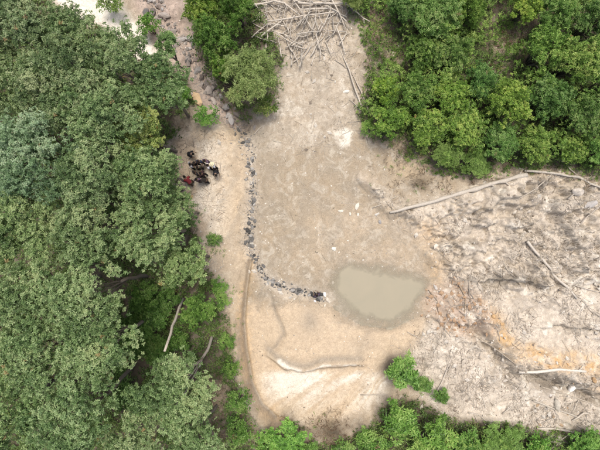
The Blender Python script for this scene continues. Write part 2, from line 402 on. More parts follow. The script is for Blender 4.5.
def soils(x, y):
    u, v, uw, vw = warped(x, y); um = u + (uw - u) * .4; vm = v + (vw - v) * .4
    g = {}
    rg = lambda n, s=8: region(um, vm, POLY[n], s)
    vein = rg('vein', 6); bas = rg('basin', 7)
    g['grey'] = np.maximum.reduce([.9 * line(um, vm, DITCH, 6.5), rg('right', 12) * .95, .35 * rg('upper', 16), .45 * rg('pile', 12), .5 * rg('leftstrip', 14) * (um < 225)])
    g['pale'] = np.maximum.reduce([bas * .85, .75 * rg('leftstrip', 10), .7 * np.exp(-(np.hypot((um - 440) / 18, (vm - 247) / 13)) ** 2), .9 * np.exp(-(np.hypot((um - 484) / 8, (vm - 312) / 9)) ** 2), .45 * rg('floor', 18) * fbm(x * .8, y * .8, 140, 3)])
    g['orange'] = np.maximum.reduce([.95 * line(um, vm, [(486,316),(498,336),(520,350),(545,357),(575,360),(606,368)], 10) * (.45 + .55 * sstep(.3, .6, fbm(x * 1.6, y * 1.6, 120, 4))), .5 * rg('rubble', 8), .38 * line(um, vm, GROOVE, 6), .35 * line(um, vm, [(425,225),(435,260),(440,290)], 9), .35 * np.exp(-(np.hypot((um - 595) / 16, (vm - 385) / 14)) ** 2)])
    g['gravel'] = np.maximum.reduce([rg('creek', 8), 0 * um, .7 * rg('rubble', 8)])
    straw = [.9 * np.exp(-(np.hypot((um - a) / c, (vm - b) / d)) ** 2) for a, b, c, d in ((380,35,15,26),(392,60,14,16),(500,42,18,20),(487,75,12,10),(413,168,24,16),(400,140,14,12),(262,103,14,12),(330,428,22,10),(535,90,9,7),(543,18,9,8),(218,400,14,28))]
    g['straw'] = np.maximum.reduce(straw + [.5 * line(um, vm, [(445,182),(520,168),(600,182)], 8)])
    lt = np.maximum.reduce([rg('forest_l', 10), rg('forest_tr', 8), rg('forest_b', 7), rg('mid_bush', 8)])
    crevice = rg('right', 8) * sstep(.60, .72, fbm(x * .9 + y * .3, y * 1.1 - x * .2, 160, 5)) * .34 * (.35 + .65 * sstep(310, 265, vm))  # dark blotches paint the slope's crevice shade into the soil
    g['forest'] = lt * (1 - .85 * np.maximum.reduce(straw)) * (1 - rg('sandtop', 6))
    g['litter_shade'] = np.maximum.reduce([lt * (1 - .85 * np.maximum.reduce(straw)) * (1 - rg('sandtop', 6)), crevice, .55 * line(um, vm, RAVINE, 5) * sstep(500, 520, u), .7 * line(um, vm + 1, SCARP3, 4), .35 * line(uw, vw, SCARP4, 3.5), .35 * line(uw, vw, SCARP2, 3), .75 * np.exp(-(np.hypot((um - 418) / 11, (vm - 182) / 7)) ** 2), .6 * np.exp(-(np.hypot((um - 548) / 16, (vm - 385) / 9)) ** 2), .8 * np.exp(-(np.hypot((um - 334) / 17, (vm - 433) / 8)) ** 2), .7 * np.exp(-(np.hypot((um - 391) / 6, (vm - 372) / 16)) ** 2), .5 * np.exp(-(np.hypot((um - 500) / 14, (vm - 40) / 18)) ** 2)])  # forest litter; also painted shade at scarps, ravine, brush, log; dark beside star shrub
    flo = (1 - vein) * sstep(.50, .72, .55 * vnoise(uw * .13 + .05 * v, v * .014, 48) + .45 * fbm(x * .8, y * .8, 49, 4)) * .38 * (1 - bas)
    g['wet_shade'] = np.maximum.reduce([flo] + [.3 * line(uw, vw, w_, 3) for w_ in WASH] + [.12 * region(um, vm, POLY['pool'], 10), .35 * line(u, v, DITCH, 4), .75 * np.exp(-(np.hypot((um - 308) / 10, (vm - 322) / 12)) ** 2), .5 * line(u, v, [(276,318),(281,328),(284,335)], 2.5),
                               .85 * line(u * .7 + um * .3, v * .7 + vm * .3, [(a, b - 4.5) for a, b in FOLD], 3.6), .5 * line(um, vm, [(a, b + 3.2) for a, b in FOLD[2:]], 1.6), .8 * line(u, v, [(268,288),(272,302),(276,316),(282,328),(284,338)], 1.8), .55 * line(um, vm, [(284,338),(276,350),(270,358)], 3), .5 * line(um, vm, [(256,270),(262,292),(258,310)], 2), .4 * line(um, vm, [(345,372),(352,366),(362,352),(370,335)], 4), .35 * np.exp(-(np.hypot((um - 365) / 12, (vm - 347) / 9)) ** 2), .25 * line(um, vm, RAVINE, 8), .95 * line(u, v, GROOVE, 1.5)])  # grey lines above and below the fold paint its shadow; groove line darkened
    ang = np.arctan2(vm - 300, um - 440); rr = np.hypot(vm - 300, um - 440); st = .6 * vnoise(ang * 18, rr * .02, 95) + .4 * vnoise(ang * 50, rr * .03, 97)
    g['white'] = np.maximum.reduce([.95 * rg('sandtop', 8), .5 * rg('leftstrip', 10) * sstep(.35, .6, fbm(x * .7, y * .7, 170, 4)) * (1 - sstep(200, 245, um)), .28 * rg('upper', 10) * sstep(.62, .74, fbm(x * 1.3, y * 1.3, 131, 4)), .95 * region(um, vm, [(336,134),(346,130),(354,133),(352,146),(344,150),(338,143)], 3) * sstep(.3, .55, fbm(x * 2, y * 2, 130, 3)),
                                1.0 * line(u * .7 + um * .3, v * .7 + vm * .3, [(279,364),(289,370),(300,373)], 2.2), .85 * line(u * .6 + um * .4, v * .6 + vm * .4, [(302,373.5),(314,372),(324,368.5),(345,367.5),(358,367)], 1.2) * sstep(.3, .55, fbm(x * 2, y * 2, 155, 3)), .95 * bas * sstep(372, 380, v) * (1 - .8 * sstep(392, 422, v)) * sstep(.15, .7, st) * sstep(250, 285, u),
                                .6 * np.exp(-(np.hypot((um - 441) / 11, (vm - 247) / 8)) ** 2), .7 * np.exp(-(np.hypot((um - 573) / 5, (vm - 388) / 4)) ** 2), .4 * vein * sstep(.58, .75, fbm(x * 1.6, y * 1.6, 133, 3)),
                                .6 * rg('right', 8) * (1 - vein) * sstep(.66, .78, fbm(x * 1.2, y * 1.2, 136, 4))])
    return g
G = soils(XX, YY)
nx, ny = len(GX), len(GY)
V = np.stack([XX.ravel(), YY.ravel(), ZZ.ravel()], -1)
ii = (np.arange(ny - 1)[:, None] * nx + np.arange(nx - 1)[None]).ravel()
F = np.stack([ii, ii + 1, ii + nx + 1, ii + nx], -1)
st4 = lambda *k: np.stack([np.clip(G[a], 0, 1).ravel() for a in k], -1)
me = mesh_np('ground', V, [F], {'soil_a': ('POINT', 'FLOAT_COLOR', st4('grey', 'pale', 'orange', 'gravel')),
                               'soil_b': ('POINT', 'FLOAT_COLOR', st4('straw', 'litter_shade', 'wet_shade', 'white'))}, smooth=True)
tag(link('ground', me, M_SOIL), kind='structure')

VEGMASK = None
def G_at(name, x, y):
    i = np.clip(np.searchsorted(GX, x), 0, nx - 1); j = np.clip(np.searchsorted(GY, y), 0, ny - 1)
    return G[name][j, i]

# muddy pool: a sheet at water level, cut to where the ground lies lower
PW = -.045
ux = np.arange(P(325, 0)[0], P(442, 0)[0], .1); uy = np.arange(P(0, 335)[1], P(0, 255)[1], .1)
WX, WY = np.meshgrid(ux, uy); WD = PW - H(WX, WY)
inn = region(WX / MPP + 300, 225 - WY / MPP, [(a + (a - 383) * .3, b + (b - 293) * .3) for a, b in POLY['pool']], 2) > .5
okq = (inn & (WD > -.05)); okq = okq[:-1, :-1] & okq[1:, :-1] & okq[:-1, 1:] & okq[1:, 1:]
wi = (np.arange(len(uy) - 1)[:, None] * len(ux) + np.arange(len(ux) - 1)[None])[okq]
wq = np.stack([wi, wi + 1, wi + len(ux) + 1, wi + len(ux)], -1)
used = np.unique(wq); mp = np.zeros(WX.size, int); mp[used] = np.arange(len(used))
wv = np.stack([WX.ravel(), WY.ravel(), np.full(WX.size, PW)], -1)[used]
me = mesh_np('muddy_pool', wv, [mp[wq]], {'depth': ('POINT', 'FLOAT', WD.ravel()[used])}, smooth=True)
tag(link('muddy_pool', me, M_WATER), kind='structure')

# ------------------------------------------------------------------ leaves
def norm(a): return a / (np.linalg.norm(a, axis=-1, keepdims=True) + 1e-9)

def leaf_mesh(name, base, along, side, up, ln, wd, tint, fold=0.25, droop=0.2):
    """folded four-point leaves, two triangles each"""
    ln = ln[:, None]; wd = wd[:, None]
    m = base + along * ln * .48
    tip = base + along * ln - up * ln * droop
    l = m + side * wd * .5 + up * wd * fold; r = m - side * wd * .5 + up * wd * fold
    n = len(base); Vv = np.stack([base, r, tip, l], 1).reshape(-1, 3)
    i = np.arange(n) * 4
    T = np.stack([np.stack([i, i + 1, i + 2], -1), np.stack([i, i + 2, i + 3], -1)], 1).reshape(-1, 3)
    return mesh_np(name, Vv, [T], {'tint': ('FACE', 'FLOAT', np.repeat(np.clip(tint, 0, 1), 2))})

def rosettes(rs, cen, ax, nleaf, ln, wd, spread=(-.35, .65), ctint=None):
    n = len(cen)
    ax = norm(ax)
    a = norm(np.cross(ax, rs.randn(n, 3))); b = np.cross(ax, a)
    k = np.arange(nleaf)
    phi = (k[None] * 2.399 + rs.rand(n, 1) * 6.28 + rs.randn(n, nleaf) * .25)[..., None]
    el = (spread[0] + (spread[1] - spread[0]) * rs.rand(n, nleaf))[..., None]
    rad = np.cos(phi) * a[:, None] + np.sin(phi) * b[:, None]
    al = rad * np.cos(el) + ax[:, None] * np.sin(el)
    up = -rad * np.sin(el) + ax[:, None] * np.cos(el)
    sd_ = np.cross(al, up)
    roll = rs.randn(n, nleaf, 1) * .35
    sd2 = sd_ * np.cos(roll) + up * np.sin(roll); up2 = up * np.cos(roll) - sd_ * np.sin(roll)
    L = ln * (.6 + .6 * rs.rand(n, nleaf)); W = wd * (.7 + .5 * rs.rand(n, nleaf))
    base = np.repeat(cen[:, None], nleaf, 1) + al * (L * .12)[..., None] + rs.randn(n, nleaf, 3) * ln * .12
    t = np.minimum((ctint[:, None] if ctint is not None else .5) + rs.randn(n, nleaf) * .16, .87)
    t = np.where(rs.rand(n, 1) < .003, .93 + .07 * rs.rand(n, nleaf), t)
    f = lambda q: q.reshape(-1, q.shape[-1])
    return f(base), f(al), f(sd2), f(up2), L.ravel(), W.ravel(), t.ravel()

def crown_points(rs, R, Hc, nlobe, ncl, flat=.8, fill=.15):
    """clusters over the outside of a bunch of lobes; origin at the crown's middle"""
    lc, lr = [], []
    for i in range(nlobe):
        a = i * 2.399 + rs.rand() * .8; q = math.sqrt((i + .4) / nlobe) * (.70 + .25 * rs.rand())
        r = R * (1.05 / math.sqrt(nlobe)) * (.65 + .65 * rs.rand()) * (1.1 - .35 * q)
        lc.append((math.cos(a) * q * R, math.sin(a) * q * R, Hc * ((1 - q * q) * .42 + .42 * (rs.rand() - .5)))); lr.append(r)
    lc = np.array(lc); lr = np.array(lr)
    p = lr ** 2 / (lr ** 2).sum(); idx = rs.choice(nlobe, int(ncl * 1.7), p=p)
    d = norm(rs.randn(len(idx), 3)); d[:, 2] = np.where(d[:, 2] < -.35, -d[:, 2], d[:, 2])
    shell = .62 + .56 * rs.rand(len(idx)) ** .8; shell = np.where(rs.rand(len(idx)) < fill, .3 + .5 * rs.rand(len(idx)), shell)
    pos = lc[idx] + d * (lr[idx] * shell)[:, None] * np.array([1, 1, flat])
    pos = pos + rs.randn(len(idx), 3) * .05 * R + d * (np.where(rs.rand(len(idx)) < .2, rs.rand(len(idx)), 0) * .22 * R)[:, None]
    dist = np.linalg.norm((pos[:, None] - lc[None]) / np.array([1, 1, flat]), axis=2) / lr[None]
    dist[np.arange(len(idx)), idx] = 9
    keep = (dist.min(1) > .62) | (rs.rand(len(idx)) < .15)
    return pos[keep][:ncl], d[keep][:ncl], idx[keep][:ncl], lc, lr

def tree_trunk(rs, base, crown_c, lc, lr, r0, bend=.25, col=None):
    mb = MB(); b = np.array(base); c = np.array(crown_c)
    fork = b + (c - b) * .62 + np.array([rs.randn() * bend, rs.randn() * bend, 0])
    pts = [b - [0, 0, .25]] + [b + (fork - b) * t + np.array([rs.randn(), rs.randn(), 0]) * bend * .25 * (t > 0) for t in (0, .25, .5, .75, 1)]
    mb.tube(pts, np.linspace(r0 * 1.25, r0 * .7, 6), 8, .08, rs)
    for q in range(0, len(lc), 4):
        e = c + lc[q]
        m = (fork + e) / 2 + np.array([rs.randn() * .15, rs.randn() * .15, -.15])
        s = fork - (fork - b) * .3 * rs.rand()
        mb.tube([s, (s + m) / 2 + rs.randn(3) * .06, m, (m + e) / 2 + rs.randn(3) * .06, e], np.linspace(r0 * .5, r0 * .12, 5), 5, .05, rs)
        for w in range(3):
            dd = norm(rs.randn(3) + np.array([0, 0, .4])) * lr[q] * .8
            mb.tube([m + (e - m) * .5, e + dd * .5 + rs.randn(3) * .05, e + dd], [r0 * .16, r0 * .09, r0 * .03], 4, 0, rs)
    return mb.mesh('trunk')

def plant_tree(name, u, v, rpx, h, tint, label, group, cat='tree', mat=M_TREE, seed=0, leaf=(.125, .064), nleaf=12, dens=1.0,
               nlobe=26, base_px=None, trunk_r=None, trunk_mat=None, hc=None, trunk_col=(1, 1, 1)):
    rs = np.random.RandomState(1000 + seed)
    zc = h * .80; s = (CAM_H - zc) / CAM_H
    x, y = P(u, v, zc); R = rpx * MPP * s
    hc = hc or min(h * .55, R * 1.3)
    if base_px: bx, by = P(*base_px, .4)
    else: bx, by = x * .985 , y * .985
    bz = float(H(bx, by))
    root = link(name, None, loc=(bx, by, bz)); root.empty_display_size = .3
    tag(root, label, cat, group)
    ncl = int(270 * R * R * dens)
    pos, d, idx, lc, lr = crown_points(rs, R, hc, nlobe, ncl)
    ct = .5 + .19 * rs.randn(nlobe)[idx] + .16 * rs.randn(len(pos)) + .5 * (fbm(pos[:, 0] * 1.1 + seed * 7, pos[:, 1] * 1.1 + pos[:, 2], 400, 3) - .5)
    ax = d * .8 + np.array([0, 0, .7]) + rs.randn(len(pos), 3) * .3
    cen = np.array([x - bx, y - by, zc - bz])
    me = leaf_mesh('crown', *rosettes(rs, pos + cen, ax, nleaf, leaf[0], leaf[1], ctint=ct))
    link('crown', me, mat, root, color=tint)
    tm = tree_trunk(rs, (0, 0, 0), cen, lc, lr, trunk_r or max(.05, .02 * R + .009 * h))
    link('trunk', tm, trunk_mat or M_BARK, root, color=trunk_col)
    return root

# big trees of the wood on the left: u, v, radius px, height, tint, label
WT = (1, 1, 1)
TREES = [
 (36,160,52,9.6,(1.02,1.08,1.27),'big pale blue-green tree crown at the left edge, greyest of the wood'),
 (72,88,46,9.2,(1.02,.98,.98),'grey-olive broad tree directly above the blue-green tree'),
 (14,82,38,9.0,(.98,.96,.90),'olive tree at the left edge above the blue-green tree'),
 (22,24,40,8.6,(1.04,1.0,1.05),'broad grey-green tree filling the top left corner'),
 (76,40,34,8.0,(.96,.96,.90),'olive tree just below the white sand patch'),
 (122,64,36,8.0,(1.0,1.0,.95),'rounded green tree between the white sand and the stony creek'),
 (108,118,42,9.2,(1.0,1.03,.95),'large mid-green tree left of the yellowish crown'),
 (160,88,32,7.4,(.95,1.02,.90),'green tree overhanging the left bank of the stony creek'),
 (143,132,28,7.6,(1.22,1.12,.72),'yellow-green tree crown left of the group of people'),
 (92,180,40,9.4,(1.03,1.02,1.0),'grey-green tree right beside the blue-green tree'),
 (146,178,36,8.6,(.98,1.02,.90),'green tree below the yellowish crown near the people'),
 (28,224,44,9.4,(1.05,1.05,.92),'light green tree at the left edge below the blue-green tree'),
 (86,232,38,9.2,(.98,.98,.92),'olive-green tree in the middle of the left wood above the dark gap'),
 (150,232,38,8.8,(1.0,1.02,.92),'broad green tree left of the pale eroded strip'),
 (186,264,27,7.0,(1.08,1.10,.92),'light green tree reaching right over the pale strip'),
 (30,294,42,9.8,(1.06,1.06,1.0),'pale green tree at the left edge below the dark gap'),
 (92,294,44,10.0,(1.08,1.08,1.02),'largest pale green crown of the lower left wood'),
 (40,350,42,9.8,(1.04,1.06,.98),'leafy tree at the left edge, third above the bottom corner'),
 (102,346,42,9.8,(1.06,1.08,1.0),'dense green tree left of the bare leaning trunk'),
 (18,410,42,9.8,(1.06,1.10,.95),'bright green tree in the bottom left corner'),
 (76,412,46,9.8,(1.0,1.05,.98),'wide green tree on the bottom edge beside the corner tree'),
 (136,438,32,8.6,(1.0,1.0,.95),'green tree on the bottom edge left of the rounded crown'),
 (200,442,30,6.4,(.95,1.02,.92),'low green tree on the bottom edge under the rounded crown'),
 (164,172,22,6.2,(.92,1.0,.85),'small green tree at the wood edge just left of the people'),
 (176,210,23,6.4,(.95,1.0,.88),'small green tree at the wood edge below the people'),
 (168,46,14,4.6,(.95,1.08,.85),'slim green tree beside the upper bend of the creek'),
]
for i, (u, v, r, h, t, lab) in enumerate(TREES):
    plant_tree('broadleaf_tree', u, v, r, h, t, lab, 'trees of the wood on the left', seed=i)
plant_tree('broadleaf_tree', 178, 388, 45, 8.2, (1.12, 1.12, 1.05), 'rounded pale green tree with its light trunk showing beside the basin', 'trees of the wood on the left',
           seed=77, base_px=(212, 336), trunk_r=.10, trunk_mat=M_DEADWOOD, trunk_col=(.85, .82, .78))

# ------------------------------------------------------------------ shrubs
BR = (1.0, 1.0, 1.0)
SHRUBS = [  # u, v, r, h, kind, tint, label
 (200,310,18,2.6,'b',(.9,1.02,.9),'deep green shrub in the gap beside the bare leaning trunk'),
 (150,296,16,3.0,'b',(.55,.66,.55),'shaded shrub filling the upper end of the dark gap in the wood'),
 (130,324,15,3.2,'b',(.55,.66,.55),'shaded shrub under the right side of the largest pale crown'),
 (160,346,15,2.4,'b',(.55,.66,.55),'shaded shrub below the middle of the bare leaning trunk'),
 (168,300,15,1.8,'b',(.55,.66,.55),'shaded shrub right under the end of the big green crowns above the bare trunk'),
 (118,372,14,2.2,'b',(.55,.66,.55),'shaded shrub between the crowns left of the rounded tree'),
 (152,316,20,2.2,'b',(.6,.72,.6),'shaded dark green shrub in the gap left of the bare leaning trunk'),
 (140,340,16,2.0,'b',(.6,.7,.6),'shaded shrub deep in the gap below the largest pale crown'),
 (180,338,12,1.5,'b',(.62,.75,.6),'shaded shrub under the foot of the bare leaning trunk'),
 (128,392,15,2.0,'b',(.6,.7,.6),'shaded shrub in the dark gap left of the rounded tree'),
 (206,118,12,1.2,'b',(.75,1.0,.7),'small dark green bush on the creek bank just above the people'),
 (186,93,8,1.0,'b',(.8,1.0,.7),'little green bush left of the orange boulder in the creek'),
 (146,22,12,2.0,'b',(.8,1.0,.75),'round green bush on the edge of the white sand'),
 (110,2,12,1.8,'f',(.9,.9,.9),'olive bush on the top edge amid the white sand'),
 (206,12,22,4.0,'b',(1.05,1.08,1.0),'bright green shrub on the top edge right of the creek'),
 (238,12,20,3.8,'b',(.8,.92,.85),'dark green shrub on the top edge left of the branch pile'),
 (218,42,22,4.0,'b',(1.05,1.1,1.0),'bright green shrub right of the creek, below the two on the top edge'),
 (226,68,15,3.0,'b',(.9,1.02,.9),'green shrub wedged between the creek and the feathery bush'),
 (250,80,29,4.2,'f',(1.25,1.28,1.35),'feathery light olive bush between the creek and the branch pile'),
 (266,106,12,1.6,'f',(1.0,.9,.9),'thin yellowish bush at the foot of the feathery bush'),
 (351,4,15,1.8,'f',(1.0,1.05,.9),'light green bush on the top edge right of the branch pile'),
 (402,12,22,3.2,'b',(.92,.98,1.0),'green shrub on the top edge nearest the dry brown patch'),
 (432,22,29,4.2,'b',(1.12,1.08,1.2),'tall pale green shrub near the top edge left of the brown gap'),
 (464,14,22,3.2,'b',(1.0,1.08,.9),'bright green shrub on the top edge above the brown gap'),
 (520,13,21,3.0,'b',(1.15,1.12,1.0),'yellow-green shrub on the top edge right of the brown gap'),
 (552,18,25,3.6,'b',(.9,1.0,1.15),'blue-green shrub on the top edge, second from the right corner'),
 (588,26,28,4.0,'b',(.95,1.0,1.0),'green shrub in the top right corner'),
 (421,56,23,3.0,'b',(.95,1.02,.95),'green shrub right of the dry brown slope'),
 (446,58,25,3.4,'b',(1.08,1.04,1.05),'pale green shrub left of the brown gap, below the tall one'),
 (476,84,22,2.8,'b',(.9,1.0,.95),'mid-green shrub just under the brown gap'),
 (540,54,28,4.0,'b',(1.1,1.12,1.05),'broad light green shrub right of the brown gap'),
 (570,66,31,4.6,'b',(1.18,1.12,1.15),'tallest pale shrub of the thicket near the right edge'),
 (600,88,26,3.8,'b',(.95,.98,1.1),'shrub cut by the right edge beside the tallest pale shrub'),
 (384,92,18,2.2,'b',(1.25,1.25,.75),'yellow-green shrub at the left tip of the thicket'),
 (416,94,25,3.2,'b',(.92,1.0,.9),'green shrub right of the yellow-green shrub'),
 (446,100,24,3.2,'b',(.85,.95,.9),'dark green shrub in the middle of the thicket'),
 (502,106,30,4.0,'b',(1.12,1.10,1.0),'large light green shrub in the centre of the thicket'),
 (542,100,28,3.8,'b',(.88,.98,1.05),'dark green shrub right of the large light one'),
 (576,118,28,3.6,'b',(1.0,1.03,1.1),'blue-tinged shrub near the right edge'),
 (388,124,23,2.6,'b',(1.0,1.12,.9),'bright green shrub overhanging the bare ground at the thicket edge'),
 (424,130,25,2.8,'b',(1.08,1.12,1.0),'bright shrub second along the lower edge of the thicket'),
 (460,130,25,2.8,'b',(1.0,1.04,1.05),'grey-green shrub third along the lower edge of the thicket'),
 (496,144,24,2.8,'b',(1.0,1.08,.95),'green shrub above the upper end of the big log'),
 (530,146,24,2.8,'b',(1.05,1.08,1.1),'pale shrub above the forked log'),
 (566,150,21,2.4,'b',(.92,1.0,1.0),'green shrub above the roots near the right edge'),
 (596,150,22,2.6,'b',(1.0,1.1,.9),'lowest green shrub on the right edge of the thicket'),
 (444,156,18,1.6,'f',(.85,1.02,.75),'low grassy green bush above the middle of the big log'),
 (474,164,18,1.6,'f',(.85,1.05,.75),'low grassy green bush beside the upper end of the big log'),
 (366,128,10,1.0,'f',(.9,1.0,.8),'small tuft of green at the left tip of the thicket'),
 (405,370,17,1.8,'s',(.85,1.0,.85),'star-leaved bright green shrub at the lower right rim of the basin'),
 (424,384,9,1.1,'s',(.82,.92,.85),'small star-leaved shrub right of the bright one on the basin rim'),
 (439,393,8,.9,'s',(.8,.92,.8),'tiny green shrub on the grey mound below the star-leaved ones'),
 (397,417,18,2.0,'s',(.9,1.03,.85),'bright star-leaved shrub at the basin corner on the bottom right'),
 (430,434,21,2.0,'s',(.92,1.02,.8),'widest bright green shrub on the bottom edge'),
 (466,441,15,1.5,'s',(.8,.95,.8),'green shrub on the bottom edge under the grey mound'),
 (376,443,14,1.5,'b',(.85,.98,.85),'dark green shrub on the bottom edge right of the brown brush'),
 (500,440,22,1.4,'f',(.72,.98,.62),'grassy dark green bush on the bottom edge below the grey mound'),
 (532,444,14,1.2,'f',(.7,.95,.6),'small grassy tuft beside the grassy dark green bush'),
 (288,441,23,1.8,'b',(.85,1.1,.75),'green shrub on the bottom edge below the basin'),
 (266,444,14,1.4,'b',(.8,1.0,.75),'small green shrub on the bottom edge at the basin left corner'),
 (584,444,18,1.6,'b',(.8,1.0,.75),'green shrub on the bottom edge near the right corner'),
 (312,447,12,1.0,'b',(.85,.95,.8),'small green bush on the bottom edge left of the brown brush'),
 (346,447,12,1.0,'b',(.8,.9,.8),'small green bush on the bottom edge amid the brown brush'),
 (362,434,11,1.0,'b',(.85,.95,.8),'small green bush at the basin corner right of the brown brush'),
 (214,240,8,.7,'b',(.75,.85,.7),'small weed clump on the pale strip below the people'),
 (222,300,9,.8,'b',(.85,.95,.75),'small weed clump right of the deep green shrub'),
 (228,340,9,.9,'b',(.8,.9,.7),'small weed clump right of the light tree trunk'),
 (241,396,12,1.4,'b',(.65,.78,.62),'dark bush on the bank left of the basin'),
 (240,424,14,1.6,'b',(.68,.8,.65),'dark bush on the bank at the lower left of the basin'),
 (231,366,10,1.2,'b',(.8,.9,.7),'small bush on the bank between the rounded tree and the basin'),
 (219,285,8,.9,'f',(.75,.95,.65),'small green tuft on the pale strip above the basin'),
]
def shrub_meshes(kind, n):
    out = []
    for k in range(n):
        rs = np.random.RandomState(500 + 37 * k + ord(kind))
        if kind == 'b': nl, dn, lf, nlf = 22, 760, (.115, .055), 11
        elif kind == 'f': nl, dn, lf, nlf = 22, 900, (.13, .030), 12
        elif kind == 'w': nl, dn, lf, nlf = 6, 95, (.30, .11), 8
        else: nl, dn, lf, nlf = 11, 170, (.30, .10), 11
        pos, d, idx, lc, lr = crown_points(rs, 1.0, 1.0, nl, dn, .75)
        sc = 1.35                                             # leaf size is given for a shrub 1.35 m in radius
        ct = .5 + .17 * rs.randn(nl)[idx] + .2 * rs.randn(len(pos))
        ax = d * .7 + np.array([0, 0, .8]) + rs.randn(len(pos), 3) * .35
        sp = (-.3, .6) if kind != 'f' else (-.2, 1.1)
        crown = leaf_mesh('crown', *rosettes(rs, pos, ax, nlf, lf[0] / sc, lf[1] / sc, sp, ct), droop=.35 if kind != 's' else .2)
        mb = MB()
        for q in range(len(lc)):
            m = lc[q] * .45 + np.array([0, 0, -.55])
            b0 = np.array([lc[q][0] * .12, lc[q][1] * .12, -1.25])
            mb.tube([b0, (b0 + m) / 2 + rs.randn(3) * .03, m, lc[q]], [.035, .028, .02, .008], 5, .05, rs)
            for w in range(2):
                mb.tube([m, m + (lc[q] - m) * .5 + rs.randn(3) * .08, lc[q] + norm(rs.randn(3)) * lr[q] * .7], [.014, .01, .004], 4, 0, rs)
        out.append((crown, mb.mesh('stem')))
    return out
SM = {k: shrub_meshes(k, n) for k, n in (('b', 10), ('f', 4), ('s', 4), ('w', 5))}
SMAT = {'b': M_SHRUB, 'f': M_FINE, 's': M_SHRUB, 'w': M_SHRUB}
cnt = {'b': 0, 'f': 0, 's': 0, 'w': 0}
for i, (u, v, r, h, kd, t, lab) in enumerate(SHRUBS):
    if r <= 14 and kd in 'bf': kd = 'w'
    if 350 < u and v < 180: h *= .82
    zc = h * .62; s = (CAM_H - zc) / CAM_H; x, y = P(u, v, zc); R = r * MPP * s * (.80 if 350 < u and v < 180 else 1.0)
    crown, stem = SM[kd][cnt[kd] % len(SM[kd])]; cnt[kd] += 1
    g = float(H(x, y))
    root = link('leafy_shrub', None, loc=(x, y, g)); tag(root, lab, 'shrub', 'shrubs round the clearing')
    zs = max(.35, min(h / 1.95, R * 1.4))
    rot = (0, 0, i * 2.1)
    crown.materials.clear() if False else None
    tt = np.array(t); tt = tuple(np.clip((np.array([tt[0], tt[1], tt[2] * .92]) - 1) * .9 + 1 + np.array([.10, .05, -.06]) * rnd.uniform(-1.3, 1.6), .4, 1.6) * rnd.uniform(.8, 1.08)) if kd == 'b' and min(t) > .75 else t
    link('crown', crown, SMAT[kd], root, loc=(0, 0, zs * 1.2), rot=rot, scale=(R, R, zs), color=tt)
    link('stem', stem, M_BARK, root, loc=(0, 0, zs * 1.2), rot=rot, scale=(R, R, zs), color=(1, 1, 1))

# ------------------------------------------------------------------ undergrowth, dry brush, twig litter (nobody could count these)
def scatter(n, dens_fn, rs, lim=(24, 18.3)):
    x = (rs.rand(n) * 2 - 1) * lim[0]; y = (rs.rand(n) * 2 - 1) * lim[1]
    k = rs.rand(n) < dens_fn(x, y); return x[k], y[k]
rs = np.random.RandomState(5)
def veg(x, y):
    f = G_at('forest', x, y); pt = fbm(x * .9, y * .9, 201, 3)
    return f * sstep(.22, .52, pt) * (1 - .9 * G_at('straw', x, y))
x, y = scatter(52000, veg, rs)
z = H(x, y) + .03 + .45 * rs.rand(len(x)) ** 2
cen = np.stack([x, y, z], -1); ax = rs.randn(len(x), 3) * .4 + np.array([0, 0, 1])
ct = .45 + .5 * (fbm(x * 1.2, y * 1.2, 210, 3) - .5) * 2
me = leaf_mesh('undergrowth', *rosettes(rs, cen, ax, 7, .22, .075, (-.2, .9), ct))
tag(link('undergrowth', me, M_UNDER, color=(1, 1.05, .9)), 'low green weeds covering the ground beneath trees and shrubs', 'undergrowth', kind='stuff')
def scr(x, y):
    u = x / MPP + 300; v = 225 - y / MPP
    return np.sqrt(np.clip(G_at('forest', x, y), 0, 1)) * np.maximum((u > 345) * (v < 185), .5 * (v > 418) * (u > 250)) * sstep(.34, .56, fbm(x * 1.1, y * 1.1, 221, 4))
x, y = scatter(110000, scr, rs)
z = H(x, y) + .1 + 5.2 * rs.rand(len(x)) ** .7 * np.clip(fbm(x * .9, y * .9, 225, 4) - .15, 0, 1) * sstep(.3, .95, G_at('forest', x, y))
cen = np.stack([x, y, z], -1); ax = rs.randn(len(x), 3) * .5 + np.array([0, 0, 1])
me = leaf_mesh('thicket_scrub', *rosettes(rs, cen, ax, 9, .13, .055, (-.2, .9), .5 + .9 * (fbm(x * .9, y * .9, 228, 3) - .5) + .15 * rs.randn(len(x))))
tag(link('thicket_scrub', me, M_SHRUB, color=(1.1, 1.08, .95)), 'fine mixed green scrub growing between the shrubs of the thicket', 'scrub', kind='stuff')
# straggling weeds at the edges of the bare ground
def edge(x, y):
    f = G_at('forest', x, y); s_ = G_at('straw', x, y)
    u = x / MPP + 300; v = 225 - y / MPP
    strip = region(u, v, [(170,170),(188,185),(205,215),(222,255),(236,300),(240,360),(252,400),(262,440),(225,440),(215,330),(195,250),(170,200)], 10)
    return np.clip(f * (1 - f) * 3.6 + .35 * s_ + .55 * strip, 0, 1) * sstep(.36, .62, fbm(x * .8, y * .8, 231, 4)) * .8
x, y = scatter(48000, edge, rs)
cen = np.stack([x, y, H(x, y) + .03 + .2 * rs.rand(len(x)) ** 2], -1)
me = leaf_mesh('edge_weeds', *rosettes(rs, cen, rs.randn(len(x), 3) * .3 + np.array([0, 0, 1]), 6, .17, .035, (.1, 1.0), .5 + .2 * rs.randn(len(x))))
tag(link('edge_weeds', me, M_FINE, color=(.75, .95, .7)), 'thin weeds straggling along the edges of the bare ground', 'weeds', kind='stuff')
def dry(x, y):
    f = G_at('forest', x, y); return np.clip(G_at('straw', x, y) * 1.2 + 1.6 * f * (1 - f), 0, 1) * sstep(.3, .5, fbm(x * 1.1, y * 1.1, 251, 3))
x, y = scatter(30000, dry, rs)
